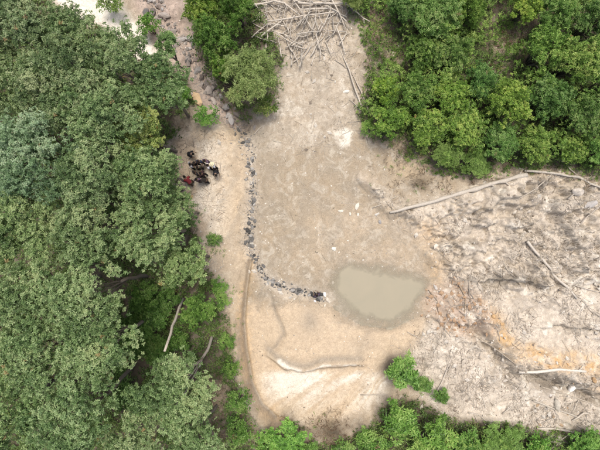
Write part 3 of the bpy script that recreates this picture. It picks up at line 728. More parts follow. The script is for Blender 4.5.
cen = np.stack([x, y, H(x, y) + .02 + .15 * rs.rand(len(x))], -1)
me = leaf_mesh('dry_brush', *rosettes(rs, cen, rs.randn(len(x), 3) * .5 + np.array([0, 0, 1]), 6, .32, .022, (-.1, .6), .5 + .25 * rs.randn(len(x))))
tag(link('dry_brush', me, M_DRY), 'dry brown brush lying in the gaps of the thicket', 'brush', kind='stuff')

x, y = scatter(60000, lambda x, y: np.exp(-(np.hypot((x / MPP + 300 - 334) / 17, (225 - y / MPP - 434) / 9)) ** 2) * .6 + .35 * np.exp(-(np.hypot((x / MPP + 300 - 499) / 14, (225 - y / MPP - 40) / 16)) ** 2), rs)
cen = np.stack([x, y, H(x, y) + .02 + .35 * rs.rand(len(x)) ** 2], -1)
me = leaf_mesh('dead_brush', *rosettes(rs, cen, rs.randn(len(x), 3) * .5 + np.array([0, 0, 1]), 6, .24, .03, (-.1, .9), .4 + .25 * rs.randn(len(x))))
tag(link('dead_brush', me, M_DRY, color=(.62, .5, .48)), 'reddish brown dead brush at the bottom of the basin and in the thicket gap', 'brush', kind='stuff')
def sticks_mesh(name, x, y, ln, wd, lift, rs, ang=None):
    n = len(x); a = rs.rand(n) * 6.283 if ang is None else ang
    dx, dy = np.cos(a) * ln / 2, np.sin(a) * ln / 2
    p0 = np.stack([x - dx, y - dy, H(x - dx, y - dy) + lift], -1); p1 = np.stack([x + dx, y + dy, H(x + dx, y + dy) + lift], -1)
    hm = np.maximum(0, H(x, y) + lift - (p0[:, 2] + p1[:, 2]) / 2); p0[:, 2] += hm; p1[:, 2] += hm
    d = norm(p1 - p0); sd_ = norm(np.cross(d, np.array([0, 0, 1.0]))); up = np.cross(sd_, d)
    w = wd[:, None] / 2
    o = [sd_ * w - up * w * .5, up * w, -sd_ * w - up * w * .5]
    Vv = np.stack([p0 + q for q in o] + [p1 + q * .6 for q in o], 1).reshape(-1, 3)
    i = np.arange(n) * 6
    Q = np.concatenate([np.stack([i + a_, i + (a_ + 1) % 3, i + 3 + (a_ + 1) % 3, i + 3 + a_], -1) for a_ in range(3)])
    return mesh_np(name, Vv, [Q])
def twigd(x, y):
    g_ = np.clip(G_at('grey', x, y) - G_at('orange', x, y), 0, 1)
    return (g_ * sstep(.42, .62, fbm(x * .55, y * .55, 271, 4)) + .012) * (1 - G_at('litter_shade', x, y)) * (1 - np.clip((G_at('wet_shade', x, y) - .35) * 2, 0, 1))
x, y = scatter(120000, twigd, rs)
tl = .12 + .7 * rs.rand(len(x)) ** 3; k3 = rs.randint(0, 3, len(x))
for q, (nm, cl, lb) in enumerate((('pale_twigs', (1.15, 1.13, 1.1), 'fine bleached twigs strewn over the bare eroded ground'), ('grey_twigs', (.85, .83, .80), 'fine grey twigs strewn over the bare eroded ground'), ('brown_twigs', (.55, .49, .42), 'fine dark twigs strewn over the bare eroded ground'))):
    m_ = k3 == q
    me = sticks_mesh(nm, x[m_], y[m_], tl[m_], .010 + .026 * rs.rand(m_.sum()), .012, rs)
    tag(link(nm, me, M_DEADWOOD, color=cl), lb, 'twigs', kind='stuff')

# pebbles
def rock_mesh(rs, sub=1, rough=.28):
    import bmesh
    bm = bmesh.new(); bmesh.ops.create_icosphere(bm, subdivisions=sub, radius=1)
    pl = norm(rs.randn(7, 3)); off = .62 + .3 * rs.rand(7)
    for vt in bm.verts:
        p = np.array(vt.co)
        for a, b in zip(pl, off):
            dd = p @ a - b
            if dd > 0: p = p - a * dd
        p = p * (1 + rough * (rs.rand() - .5) * .6) * np.array([1, .82, .62]); vt.co = p
    me = bpy.data.meshes.new('stone'); bm.to_mesh(me); bm.free(); return me
ROCKS = [rock_mesh(np.random.RandomState(40 + k), 2 if k < 4 else 1) for k in range(8)]
def pebd(x, y):
    return (np.clip(G_at('gravel', x, y), 0, 1) * .8 + .35 * np.clip(G_at('orange', x, y), 0, 1) + .25 * np.clip(G_at('grey', x, y), 0, 1) * sstep(.5, .7, fbm(x, y, 290, 3)) + .05) * (1 - G_at('litter_shade', x, y)) * (1 - np.clip((G_at('wet_shade', x, y) - .35) * 2, 0, 1))
x, y = scatter(15000, pebd, rs)
octa = np.array([[1, 0, 0], [0, 1, 0], [-1, 0, 0], [0, -1, 0], [.2, .1, .75], [0, 0, -.6]])
ot = np.array([[0, 1, 4], [1, 2, 4], [2, 3, 4], [3, 0, 4], [1, 0, 5], [2, 1, 5], [3, 2, 5], [0, 3, 5]])
n = len(x); a = rs.rand(n) * 6.28; sz = .018 + .055 * rs.rand(n) ** 3
o = octa[None] * (1 + .35 * (rs.rand(n, 6, 1) - .5)) * sz[:, None, None]
X = o[..., 0] * np.cos(a)[:, None] - o[..., 1] * np.sin(a)[:, None] + x[:, None]
Y = o[..., 0] * np.sin(a)[:, None] + o[..., 1] * np.cos(a)[:, None] + y[:, None]
Vv = np.stack([X, Y, o[..., 2] + (H(x, y) + sz * .2)[:, None]], -1).reshape(-1, 3)
me = mesh_np('pebbles', Vv, [(ot[None] + np.arange(n)[:, None, None] * 6).reshape(-1, 3)])
tag(link('pebbles', me, M_STONE, color=(.40, .36, .30)), 'small pebbles strewn over the bare soil and the creek bed', 'pebbles', kind='stuff')

def chips(n0, dens, col, name, label, smin, smax):
    x, y = scatter(n0, dens, rs); n = len(x); a = rs.rand(n) * 6.28; sz = smin + (smax - smin) * rs.rand(n) ** 3
    o = octa[None] * (1 + .5 * (rs.rand(n, 6, 1) - .5)) * sz[:, None, None] * np.array([1.3, .8, .8])
    X = o[..., 0] * np.cos(a)[:, None] - o[..., 1] * np.sin(a)[:, None] + x[:, None]
    Y = o[..., 0] * np.sin(a)[:, None] + o[..., 1] * np.cos(a)[:, None] + y[:, None]
    Vv = np.stack([X, Y, o[..., 2] + (H(x, y) + sz * .2)[:, None]], -1).reshape(-1, 3)
    me = mesh_np(name, Vv, [(ot[None] + np.arange(n)[:, None, None] * 6).reshape(-1, 3)])
    tag(link(name, me, M_STONE, color=col), label, name.replace('_', ' '), kind='stuff')
bare = lambda x, y: (1 - G_at('litter_shade', x, y)) * (1 - np.clip((G_at('wet_shade', x, y) - .35) * 2, 0, 1)) * (1 - .6 * np.clip(G_at('pale', x, y), 0, 1))
chips(9000, lambda x, y: bare(x, y) * sstep(.35, .7, fbm(x * .6, y * .6, 301, 4)) * .8, (.74, .70, .62), 'pale_chips', 'whitish stone chips strewn over the bare floor', .012, .07)
chips(6000, lambda x, y: bare(x, y) * sstep(.4, .7, fbm(x * .6, y * .6, 311, 4)) * .7, (.15, .13, .10), 'dark_clods', 'dark soil clods strewn over the bare floor', .012, .06)
dtc = lambda x, y: line(x / MPP + 300, 225 - y / MPP, DITCH, 4.0)
rgt = lambda x, y: np.clip(G_at('grey', x, y), 0, 1) * (1 - G_at('litter_shade', x, y))
chips(14000, lambda x, y: rgt(x, y) * sstep(.48, .7, fbm(x * .9, y * .9, 321, 4)) * .8, (.56, .52, .45), 'pale_clods', 'pale earth clods broken over the eroded slope', .03, .20)
chips(9000, lambda x, y: rgt(x, y) * sstep(.52, .7, fbm(x * .9, y * .9, 331, 4)) * .7, (.24, .20, .155), 'brown_clods', 'brown earth clods broken over the eroded slope', .03, .15)
rbl = lambda x, y: region(x / MPP + 300, 225 - y / MPP, POLY['rubble'], 8)
chips(60000, lambda x, y: rbl(x, y) * .35, (.40, .27, .165), 'rubble_chips', 'brown broken rock of the rubble heap by the pool', .04, .22)
chips(60000, lambda x, y: rbl(x, y) * .25, (.58, .51, .42), 'pale_rubble', 'pale broken rock of the rubble heap by the pool', .04, .18)
crk = lambda x, y: line(x / MPP + 300, 225 - y / MPP, CREEK, 9)
chips(110000, lambda x, y: crk(x, y) * .4, (.30, .27, .24), 'creek_gravel', 'grey gravel in the creek bed', .03, .2)
chips(90000, lambda x, y: dtc(x, y) * .55, (.15, .148, .14), 'ditch_gravel', 'grey gravel filling the narrow ditch', .025, .11)
# ------------------------------------------------------------------ stones
def stone(u, v, size, col, label, group, name='stone', sink=.42):
    x, y = P(u, v); s = size
    k = rnd.randrange(8)
    o = link(name, ROCKS[k], M_STONE, loc=(x, y, float(H(x, y)) + s * .62 * (1 - 2 * sink) * .8),
             rot=(rnd.uniform(-.3, .3), rnd.uniform(-.3, .3), rnd.uniform(0, 6.28)), scale=(s * rnd.uniform(.8, 1.5), s * rnd.uniform(.65, 1.1), s * rnd.uniform(.6, 1.2)), color=col)
    return tag(o, label, 'stone', group)
def along(pts, t):
    d = [math.dist(pts[i], pts[i + 1]) for i in range(len(pts) - 1)]; T = t * sum(d)
    for i, q in enumerate(d):
        if T <= q: f = T / q; return (pts[i][0] + (pts[i + 1][0] - pts[i][0]) * f, pts[i][1] + (pts[i + 1][1] - pts[i][1]) * f)
        T -= q
    return pts[-1]
def where(t, names): return names[min(len(names) - 1, int(t * len(names)))]
DN = ['at the head of the ditch below the creek', 'in the upper straight run of the ditch', 'in the lower straight run of the ditch', 'where the ditch bends towards the pool', 'at the end of the ditch near the lone person']
for i in range(225):
    t = rnd.random(); u, v = along(DITCH, t)
    if t < .12: u += rnd.uniform(-12, 2); v += rnd.uniform(-4, 10)
    c = rnd.choice([.05, .08, .12, .17, .24, .34] if t > .45 else [.07, .11, .17, .24, .32, .38]); size = rnd.choice([.06, .08, .10, .13, .17, .21])
    stone(u + rnd.gauss(0, 2.0), v + rnd.gauss(0, 1.8), size, (c, c * .97, c * .90), f"{'black' if c < .06 else 'dark grey' if c < .15 else 'pale grey'} {'small' if size < .07 else 'larger'} stone {where(t, DN)}", 'stones in the ditch')
CN = ['in the top reach of the creek', 'in the middle bend of the creek', 'in the lower creek beside the feathery bush', 'where the creek meets the ditch']
for i in range(120):
    t = .10 + rnd.random() * .88; u, v = along(CREEK, t)
    c = rnd.choice([.13, .2, .27, .35, .43]); pk = rnd.choice([(1, .95, .9), (1, .82, .70), (1, .88, .78)]); size = rnd.choice([.08, .10, .13, .17, .24, .30, .38])
    stone(u + rnd.gauss(0, 5.5), v + rnd.gauss(0, 4.5), size, tuple(c * q for q in pk), f"{'dark' if c < .2 else 'pale'} {'brownish' if pk[2] < .8 else 'grey'} {'small' if size < .1 else 'larger'} stone {where(t, CN)}", 'stones in the creek bed', 'creek_rock')
for (u, v, s, c, lab) in [
  (197,99,.55,(.55,.40,.24),'large orange-tan boulder in the creek above the people'),
  (341,211,.17,(.72,.68,.58),'white stone at the left end of the short row on the pit floor'),
  (350,214,.15,(.72,.68,.58),'white stone in the middle of the short row on the pit floor'),
  (357,206,.22,(.66,.62,.52),'largest pale stone of the short row on the pit floor'),
  (358,215,.14,(.68,.64,.55),'white stone at the right end of the short row on the pit floor'),
  (334,249,.22,(.72,.70,.62),'lone white stone left of the muddy pool'),
  (325,294.5,.26,(.74,.71,.66),'white stone right beside the lone person near the pool'),
  (328,300,.24,(.62,.56,.46),'pale tan stone below the white one near the lone person'),
  (315,301.5,.14,(.75,.74,.74),'small white stone below the lone person'),
  (325,306,.13,(.66,.60,.50),'small pale stone at the edge of the basin near the lone person'),
  (333,283,.16,(.66,.61,.52),'pale stone at the left corner of the muddy pool'),
  (573,388,.38,(.72,.69,.64),'white block lying in the debris on the lower right'),
  (585,375,.32,(.45,.30,.16),'brown-orange boulder near the right edge below the orange bank'),
  (597,382,.34,(.48,.34,.20),'brown-orange boulder on the right edge below the orange bank'),
  (556,389,.26,(.55,.52,.46),'pale grey rock left of the white block'),
  (593,398,.28,(.40,.34,.27),'brown rock near the right edge below the boulders'),
  (553,402,.42,(.50,.46,.38),'rounded pale rock hump in the lower right debris'),
  (380,222,.16,(.30,.29,.28),'dark grey stone at the left end of the big log'),
  (377,214,.2,(.55,.53,.48),'grey-white stone at the left end of the big log'),
  (433,246,.25,(.66,.60,.5),'pale stone on the orange-tinged floor right of centre'),
  (324,60,.13,(.6,.57,.5),'pale stone below the branch pile'),
  (346,92,.2,(.7,.67,.6),'white stone left of the long curved branches'),
  (335,82,.12,(.66,.63,.56),'small white stone on the upper floor of the clearing'),
  (570,193,.42,(.55,.50,.43),'pale boulder below the forked log near the right edge'),
  (586,205,.5,(.44,.42,.40),'grey boulder on the right edge slope'),
]:
    stone(u, v, s, c, lab, None, 'boulder' if s > .3 else 'stone')
for i in range(48):
    u = rnd.uniform(425, 492); v = rnd.uniform(283, 332)
    if not inside(np.array([u]), np.array([v]), POLY['rubble'])[0]: continue
    c = rnd.choice([.25, .35, .45]); pk = rnd.choice([(1, .78, .56), (1, .86, .70), (1, .92, .82)])
    stone(u, v, rnd.choice([.06, .09, .13, .18]), tuple(c * q for q in pk), f"{'darker' if c < .3 else 'paler'} brownish stone in the {'upper' if v < 307 else 'lower'} {'left' if u < 458 else 'right'} of the rubble heap right of the pool", 'stones of the rubble heap')
for i in range(22):
    u, v = along([(486,312),(500,345),(530,355),(568,362),(600,362)], rnd.random())
    stone(u + rnd.gauss(0, 4), v + rnd.gauss(0, 4), rnd.choice([.07, .1, .14, .2]), rnd.choice([(.52, .34, .17), (.56, .46, .34), (.62, .58, .5)]), f"stone embedded in the {'left' if u < 530 else 'right'} half of the orange earth bank", 'stones of the orange bank')
for i in range(24):
    u, v = rnd.uniform(535, 605), rnd.uniform(376, 425)
    stone(u, v, rnd.choice([.06, .08, .12, .17]), rnd.choice([(.45, .40, .33), (.38, .28, .18), (.6, .56, .5)]), f"small stone in the {'upper' if v < 400 else 'lower'} {'left' if u < 570 else 'right'} of the lower right debris", 'stones of the lower right debris')

# ------------------------------------------------------------------ logs and branches
def limb(name, px, r0, r1, label, group=None, cat='log', lift=0.0, stubs=0, col=(1, 1, 1), sides=9, wob=.18, zs=None, mat=None, flat=1.0):
    rs = np.random.RandomState(abs(hash((round(px[0][0] * 10), round(px[0][1] * 10), round(r0 * 1000)))) % 100000)
    dense = []
    for i in range(len(px) - 1):
        m = max(2, int(math.dist(px[i], px[i + 1]) / 7))
        for k in range(m): dense.append((px[i][0] + (px[i + 1][0] - px[i][0]) * k / m, px[i][1] + (px[i + 1][1] - px[i][1]) * k / m))
    dense.append(px[-1])
    w = np.array([P(*q) for q in dense]); n = len(w)
    w += rs.randn(n, 2) * r0 * wob
    rad = np.linspace(r0, r1, n) * (1 + .13 * rs.randn(n))
    if zs is None:
        z = H(w[:, 0], w[:, 1])
        # a stiff log rests on the high spots
        t = np.linspace(0, 1, n); A = np.polyfit(t, z, 1); ln = np.polyval(A, t); ln = ln + max(0, np.quantile(z - ln, .8))
        zz = .75 * ln + .25 * z + rad * .75 + lift
        zz = np.minimum(zz, z + rad + .30); zz = np.maximum(zz, z - rad * .2)
    else:
        t = np.linspace(0, 1, n); zz = np.interp(t, np.linspace(0, 1, len(zs)), zs)
    pts = np.column_stack([w, zz]); o0 = pts[0].copy()
    mb = MB(); mb.tube(pts - o0, rad, sides, .10, rs, flat)
    for k in range(stubs):
        i = rs.randint(1, n - 1); d = pts[i] - pts[i - 1]; d /= np.linalg.norm(d)
        a = rs.choice([-1, 1]) * (0.6 + .5 * rs.rand()); q = np.array([d[0] * math.cos(a) - d[1] * math.sin(a), d[0] * math.sin(a) + d[1] * math.cos(a), .25 * rs.rand()])
        L = .25 + .5 * rs.rand(); p = pts[i] - o0
        mb.tube([p, p + q * L * .5 + rs.randn(3) * .03, p + q * L], [rad[i] * .5, rad[i] * .35, rad[i] * .15], 5, .05, rs)
    o = link(name, mb.mesh(name), mat or M_DEADWOOD, loc=tuple(o0), color=col)
    return tag(o, label, cat, group)

LOGS = [
 ([(388,213),(412,207),(440,199),(480,187),(521,176)],.11,.19,'long pale log lying from the pit floor up to the thicket',5,(1.0,.98,.94)),
 ([(520,172),(545,174),(572,178),(602,191)],.11,.06,'long bare log running right along the lower edge of the thicket',4,(1,.98,.93)),
 ([(552,158),(562,166),(572,176)],.06,.04,'curved branch sticking out of the thicket near the right edge',2,(.95,.92,.86)),
 ([(521,241),(545,268),(572,297)],.10,.07,'straight pale pole lying on the grey slope at right',0,(1.1,1.08,1.04)),
 ([(340,52),(349,72),(355,92),(363,116)],.05,.075,'long curved pale branch reaching down from the branch pile',3,(1.02,.99,.93)),
 ([(351,72),(360,92),(369,118)],.03,.06,'thinner curved branch right beside the long one',2,(.95,.9,.84)),
 ([(374,79.5),(388,79),(403,79.5)],.05,.035,'brown branch lying straight across the dry slope',1,(.75,.66,.56)),
 ([(515,370),(532,368.5),(552,365),(576,366)],.12,.07,'white bleached log under the orange earth bank',1,(1.35,1.33,1.3)),
 ([(530,398),(552,407),(577,416)],.08,.05,'long branch crossing the lower right debris',3,(.95,.92,.86)),
 ([(534,426),(552,427),(572,431)],.09,.06,'broken branch lying level near the bottom right',3,(1.05,1.02,.96)),
 ([(540,386),(572,396),(603,408)],.05,.05,'slender branch running to the right edge in the debris',2,(.85,.8,.72)),
 ([(546,444),(558,437),(572,430)],.06,.04,'short branch end on the bottom edge at right',2,(1,.97,.92)),
 ([(362,399),(376,397),(388,394)],.05,.035,'lone stick on the pale sand at the right side of the basin',0,(1,.96,.9)),
 ([(564,285),(582,303),(602,322)],.035,.025,'thin stick on the slope below the straight pole',1,(.98,.95,.9)),
 ([(570,284),(586,289),(602,293)],.03,.022,'thin stick pointing right from the end of the straight pole',0,(1,.98,.94)),
 ([(254,134),(258,129),(262,126)],.035,.03,'short pale stick beside the head of the ditch',0,(1.15,1.1,1.02)),
 ([(203,271),(207,265),(212,258)],.05,.035,'pale stick on the eroded strip right of the wood',0,(1.1,1.06,1.0)),
 ([(480,394),(483,405),(479,418)],.05,.03,'forked root on the lower edge of the grey mound',3,(1,.97,.92)),
 ([(466,410),(476,412),(486,420)],.05,.03,'root lying left of the forked root on the grey mound',2,(.95,.92,.88)),
 ([(432,395),(440,380),(447,362)],.05,.03,'upright pale stick on the left flank of the grey mound',1,(1.05,1.02,.98)),
 ([(408,333),(425,341),(440,345)],.03,.02,'thin stick on the left flank of the grey mound by the pool',0,(1,.97,.92)),
 ([(470,333),(490,345),(512,362)],.04,.03,'stick lying along the dark crack left of the bleached log',2,(.8,.74,.66)),
 ([(372,208),(384,203),(396,196)],.03,.02,'thin pale stick near the row of white stones',1,(1.1,1.06,1.0)),
 ([(342,203),(352,203.5),(362,204)],.022,.018,'thin straight stick above the row of white stones',0,(1.1,1.06,1.0)),
 ([(545,176),(530,190),(512,201)],.05,.03,'root trailing down from the long bare log',2,(.9,.86,.8)),
 ([(560,200),(572,190),(590,184)],.05,.04,'grey root beside the pale boulder on the slope',2,(.85,.82,.78)),
 ([(575,225),(588,212),(602,200)],.05,.04,'grey root on the right edge slope',2,(.8,.77,.74)),
 ([(455,282),(462,296),(460,312)],.05,.03,'brown root in the rubble heap by the pool',3,(.7,.58,.44)),
 ([(428,290),(436,300),(437,312)],.04,.02,'dark root at the left end of the rubble heap',3,(.45,.4,.34)),
 ([(500,412),(512,402),(530,398)],.05,.03,'branch on the right shoulder of the grey mound',2,(.98,.95,.9)),
 ([(570,420),(582,412),(600,414)],.06,.04,'pale branch near the bottom right corner',2,(1.05,1.02,.96)),
]
for px, r0, r1, lab, st, col in LOGS:
    limb('fallen_log' if max(r0, r1) >= .09 else 'fallen_branch', px, r0, r1, lab, None, 'log' if max(r0, r1) >= .09 else 'branch', stubs=st, col=col)

# the bare trunk that leans out of the dark gap
b0 = P(182, 297, .4); b1 = P(165, 350, 6.0)
mb = MB(); p0 = np.array([*b0, float(H(*b0)) - .3]); p1 = np.array([*b1, 6.0]); rs = np.random.RandomState(3)
pp = [p0 + (p1 - p0) * t + np.array([rs.randn() * .04, rs.randn() * .04, 0]) for t in np.linspace(0, 1, 9)]
mb.tube(np.array(pp) - p0, np.linspace(.10, .075, 9), 8, .08, rs)
tag(link('leaning_trunk', mb.mesh('leaning_trunk'), M_DEADWOOD, loc=tuple(p0), color=(1.05, 1.02, .98)), 'bare pale trunk leaning out of the dark gap in the wood', 'trunk')

# branch pile at the top of the clearing
PILE = [([(268,26),(295,22),(320,18),(338,16)],.075,.05),([(286,-6),(300,14),(313,36)],.06,.05),([(298,8),(322,8),(348,10)],.09,.06),([(300,-4),(325,-2),(350,4)],.08,.05),
 ([(305,14),(328,13),(346,22)],.07,.04),([(262,42),(272,34),(282,25)],.06,.04),([(270,5),(285,8),(300,20)],.07,.05),([(330,2),(338,18),(345,34)],.06,.04),
 ([(335,30),(341,45),(344,58)],.06,.03),([(318,52),(316,38),(322,25)],.05,.03),([(250,12),(262,10),(274,6)],.08,.05),([(278,38),(290,46),(302,52)],.05,.03),([(340,6),(356,18),(368,26)],.06,.03)]
LBL = ['long bleached branch across the middle of the branch pile','branch slanting down the left half of the branch pile','thickest level branch along the top right of the pile','level branch on the top edge of the photograph in the pile',
 'bent branch below the thickest one in the pile','stick poking from the pile over the feathery bush','crooked branch at the upper left of the pile','branch hanging down at the right side of the pile',
 'stick at the lower right foot of the pile','upright stick at the lower middle of the pile','broken stub at the left tip of the pile','stick at the lower left foot of the pile','branch sticking out right from the pile towards the bushes']
for k, ((px, a, b), lab) in enumerate(zip(PILE, LBL)):
    limb('branch', px, a, b, lab, 'larger branches of the pile', 'branch', lift=.30 + .05 * (k % 4), stubs=2, col=(1.08, 1.05, 1.0))
proto = []
for k in range(10):
    rs = np.random.RandomState(900 + k); mb = MB(); n = 6
    t = np.linspace(-.5, .5, n); pts = np.column_stack([t, .06 * rs.randn() * (1 - 4 * t * t) + .012 * rs.randn(n), .05 * rs.randn() * (1 - 4 * t * t) + .012 * rs.randn(n)])
    mb.tube(pts, np.linspace(.030, .015, n) * (.8 + .5 * rs.rand()), 6, .1, rs)
    for s_ in range(rs.randint(0, 3)):
        i = rs.randint(1, n - 1); q = pts[i]; d = np.array([.15, .10 * rs.choice([-1, 1]), .04]); mb.tube([q, q + d], [.014, .005], 4)
    me = mb.mesh('branch'); me.materials.append(M_DEADWOOD); proto.append(me)
k = 0
while k < 215:
    a = rnd.uniform(0, 6.283); q = math.sqrt(rnd.random())
    u = 303 + math.cos(a) * q * 46; v = 24 + math.sin(a) * q * 36
    if u < 262 and v > 30: continue
    x, y = P(u, v); ht = .55 * max(0, 1 - q * q)
    L = rnd.choice([.5, .7, .9, 1.1, 1.4, 1.8]); ang = rnd.gauss(0, .5) if v < 12 else (rnd.gauss(1.2, .5) if rnd.random() < .6 else rnd.uniform(0, 3.14))
    z = float(H(x, y)) + .10 + rnd.random() * ht
    c = rnd.uniform(.78, 1.18)
    o = link('branch', proto[k % 10], None, loc=(x, y, z), rot=(rnd.uniform(0, 6.28), rnd.gauss(0, .16), ang), scale=(L, .35 + L * .75, .35 + L * .75), color=(c, c * .98, c * .94))
    pl_ = ('upper' if v < 8 else 'lower' if v > 30 else 'middle') + ' ' + ('left' if u < 288 else 'right' if u > 318 else 'centre')
    tag(o, f"{'long' if L > 1.4 else 'medium' if L > .8 else 'short'} {'whitish' if c > 1.05 else 'dull grey' if c < .9 else 'pale'} stick in the {pl_} of the branch pile", 'branch', 'sticks of the branch pile'); k += 1
# loose sticks lying about
for (n_, box, lab, grp) in ((26, (272,70,358,150), 'loose stick on the upper floor of the clearing', 'sticks on the upper floor'), (34, (455,180,600,300), 'weathered stick on the eroded slope at right', 'sticks on the right slope'),
                            (30, (415,320,520,412), 'grey stick on the grey mound below the rubble', 'sticks on the grey mound'), (30, (528,378,600,438), 'weathered stick in the lower right debris', 'sticks in the lower right debris'),
                            (16, (425,284,488,330), 'brown stick in the rubble heap by the pool', 'sticks in the rubble heap'), (12, (340,35,372,120), 'stick beside the long curved branches', 'sticks by the curved branches')):
    for i in range(n_):
        u, v = rnd.uniform(box[0], box[2]), rnd.uniform(box[1], box[3]); x, y = P(u, v)
        L = rnd.choice([.5, .7, .9, 1.2]); c = rnd.uniform(.75, 1.1) * (.7 if 'brown' in lab else 1); a = rnd.uniform(0, 6.28)
        dx, dy = math.cos(a) * L / 2, math.sin(a) * L / 2
        z0, z1 = float(H(x - dx, y - dy)), float(H(x + dx, y + dy)); zm = max(float(H(x, y)), (z0 + z1) / 2)
        o = link('stick', proto[i % 10], None, loc=(x, y, zm + .018 * L), rot=(rnd.uniform(0, 6.28), -math.atan2(z1 - z0, L), a), scale=(L, L * .8, L * .8), color=(c, c * .97, c * .92))
        side = ('upper ' if v < (box[1] + box[3]) / 2 else 'lower ') + ('left' if u < (box[0] + box[2]) / 2 else 'right')
        tag(o, f"{'long' if L > .8 else 'short'} {lab}, in its {side} part", 'stick', grp)

# ------------------------------------------------------------------ people
def body_data(pose):
    """returns (verts, faces, class per vertex) of a person about 1.68 m tall facing +Y"""
    J = {}; E = []
    def j(n, p, r, par=None):
        J[n] = (Vector(p), r); 
        if par: E.append((par, n))
    bend = {'stand': 0, 'hold': .12, 'bend': .85}[pose]
    cr = {'stand': 0, 'hold': 0, 'bend': .16}[pose]
    def sp(y, z):   # rotate the upper body forward about the pelvis
        dz = z - .92; return (y * math.cos(bend) + dz * math.sin(bend), .92 - cr + dz * math.cos(bend) - y * math.sin(bend))
    def up(n, x, y, z, r, par): yy, zz = sp(y, z); j(n, (x, yy, zz), r, par)
    j('pelvis', (0, 0, .92 - cr), (.150, .105))
    up('spine', 0, 0, 1.12, (.130, .095), 'pelvis'); up('chest', 0, .005, 1.31, (.150, .105), 'spine')
    up('neck', 0, 0, 1.45, (.058, .058), 'chest'); up('jaw', 0, .02, 1.515, (.072, .080), 'neck'); up('head', 0, .015, 1.60, (.082, .098), 'jaw'); up('top', 0, .005, 1.665, (.055, .065), 'head')
    for s, S in ((-1, 'l'), (1, 'r')):
        up('sh' + S, s * .175, 0, 1.385, (.062, .062), 'chest')
        if pose == 'stand': e, w, h = (.225, -.01, 1.10), (.235, .07, .88), (.232, .10, .80)
        elif pose == 'hold': e, w, h = (.23, .06, 1.12), (.13, .26, 1.12), (.09, .33, 1.14)
        else: e, w, h = (.23, .17, 1.18), (.20, .38, 1.25), (.19, .46, 1.28)
        up('el' + S, s * e[0], e[1], e[2], (.043, .043), 'sh' + S); up('wr' + S, s * w[0], w[1], w[2], (.030, .026), 'el' + S); up('pa' + S, s * h[0], h[1], h[2], (.036, .020), 'wr' + S)
        kn = {'stand': .03, 'hold': .02, 'bend': .17}[pose]; st = {'stand': .04 * s, 'hold': -.03 * s, 'bend': .08 * s}[pose]
        j('hi' + S, (s * .092, 0, .86 - cr), (.092, .095), 'pelvis'); j('kn' + S, (s * .105, kn + st * .5, .48 - cr * .4), (.062, .064), 'hi' + S)
        j('an' + S, (s * .11, st - .02, .085), (.042, .045), 'kn' + S); j('to' + S, (s * .125, st + .13, .035), (.042, .030), 'an' + S)
    names = list(J); me = bpy.data.meshes.new('tmp')
    me.from_pydata([J[n][0] for n in names], [(names.index(a), names.index(b)) for a, b in E], [])
    o = bpy.data.objects.new('tmp', me); C.objects.link(o)
    o.modifiers.new('skin', 'SKIN').use_smooth_shade = True; sub = o.modifiers.new('sub', 'SUBSURF'); sub.levels = 1; sub.render_levels = 1
    for i, n in enumerate(names):
        d = me.skin_vertices[0].data[i]; d.radius = J[n][1]; d.use_root = (n == 'pelvis')
    dg = bpy.context.evaluated_depsgraph_get(); dg.update()
    ev = bpy.data.meshes.new_from_object(o.evaluated_get(dg))
    V = np.array([v.co[:] for v in ev.vertices]); F = [tuple(p.vertices) for p in ev.polygons]
    bpy.data.objects.remove(o); bpy.data.meshes.remove(me)
    # nearest bone decides what covers each vertex
    best = np.full(len(V), 1e9); cls = np.zeros(len(V), int); par = np.zeros(len(V))
    kinds = {'spine': 1, 'chest': 1, 'sh': 1, 'hi': 2, 'kn': 2, 'neck': 0, 'jaw': 0, 'head': 3, 'top': 3}
    for a, b in E:
        A, B = np.array(J[a][0]), np.array(J[b][0]); L = (B - A) @ (B - A); t = np.clip((V - A) @ (B - A) / L, 0, 1)
        d = np.linalg.norm(V - A - t[:, None] * (B - A), axis=1)
        nb = b[:-1] if b[-1] in 'lr' and b[:-1] in ('sh', 'el', 'wr', 'pa', 'hi', 'kn', 'an', 'to') else b
        c = {'spine': 1, 'chest': 1, 'neck': 1, 'sh': 1, 'el': 1, 'hi': 2, 'kn': 2, 'an': 2, 'to': 4, 'head': 5, 'top': 3, 'jaw': 0}.get(nb, 0)
        k = d < best; best[k] = d[k]; cls[k] = c; par[k] = t[k]
        if nb == 'el': cls[k & (t > .75)] = 0
        if nb == 'an': cls[k & (t > .9)] = 4
        if nb == 'neck': cls[k & (t > .85)] = 0
    hd = np.array(J['head'][0]); fy = np.array(sp(1, .92)) - np.array(sp(0, .92)); fwd = np.array([0, fy[0], fy[1]])
    front = (V - hd) @ fwd
    cls[(cls == 5) & (front < .045)] = 3; cls[cls == 5] = 0
    # face and fingers, added to the same body
    V = list(map(tuple, V)); extra = MB()
    upv = np.array([0, *(np.array(sp(0, 1.92)) - np.array(sp(0, .92)))])
    def blob(c, r, ax=None):
        t = np.linspace(-1, 1, 5)[:, None]; d = fwd if ax is None else ax
        extra.tube(c + t * d * r[1], [r[0] * .3, r[0] * .8, r[0], r[0] * .8, r[0] * .3], 6)
    blob(hd + fwd * .105 + upv * -.02, (.013, .022), -upv)                                  # nose
    for s in (-1, 1):
        blob(hd + fwd * .085 + np.array([s * .033, 0, 0]) + upv * .005, (.011, .012)); blob(hd + np.array([s * .088, 0, 0]) - upv * .01, (.022, .014), np.array([1.0, 0, 0]))
    blob(hd + fwd * .093 - upv * .062, (.009, .026), np.array([1.0, 0, 0]))                    # mouth
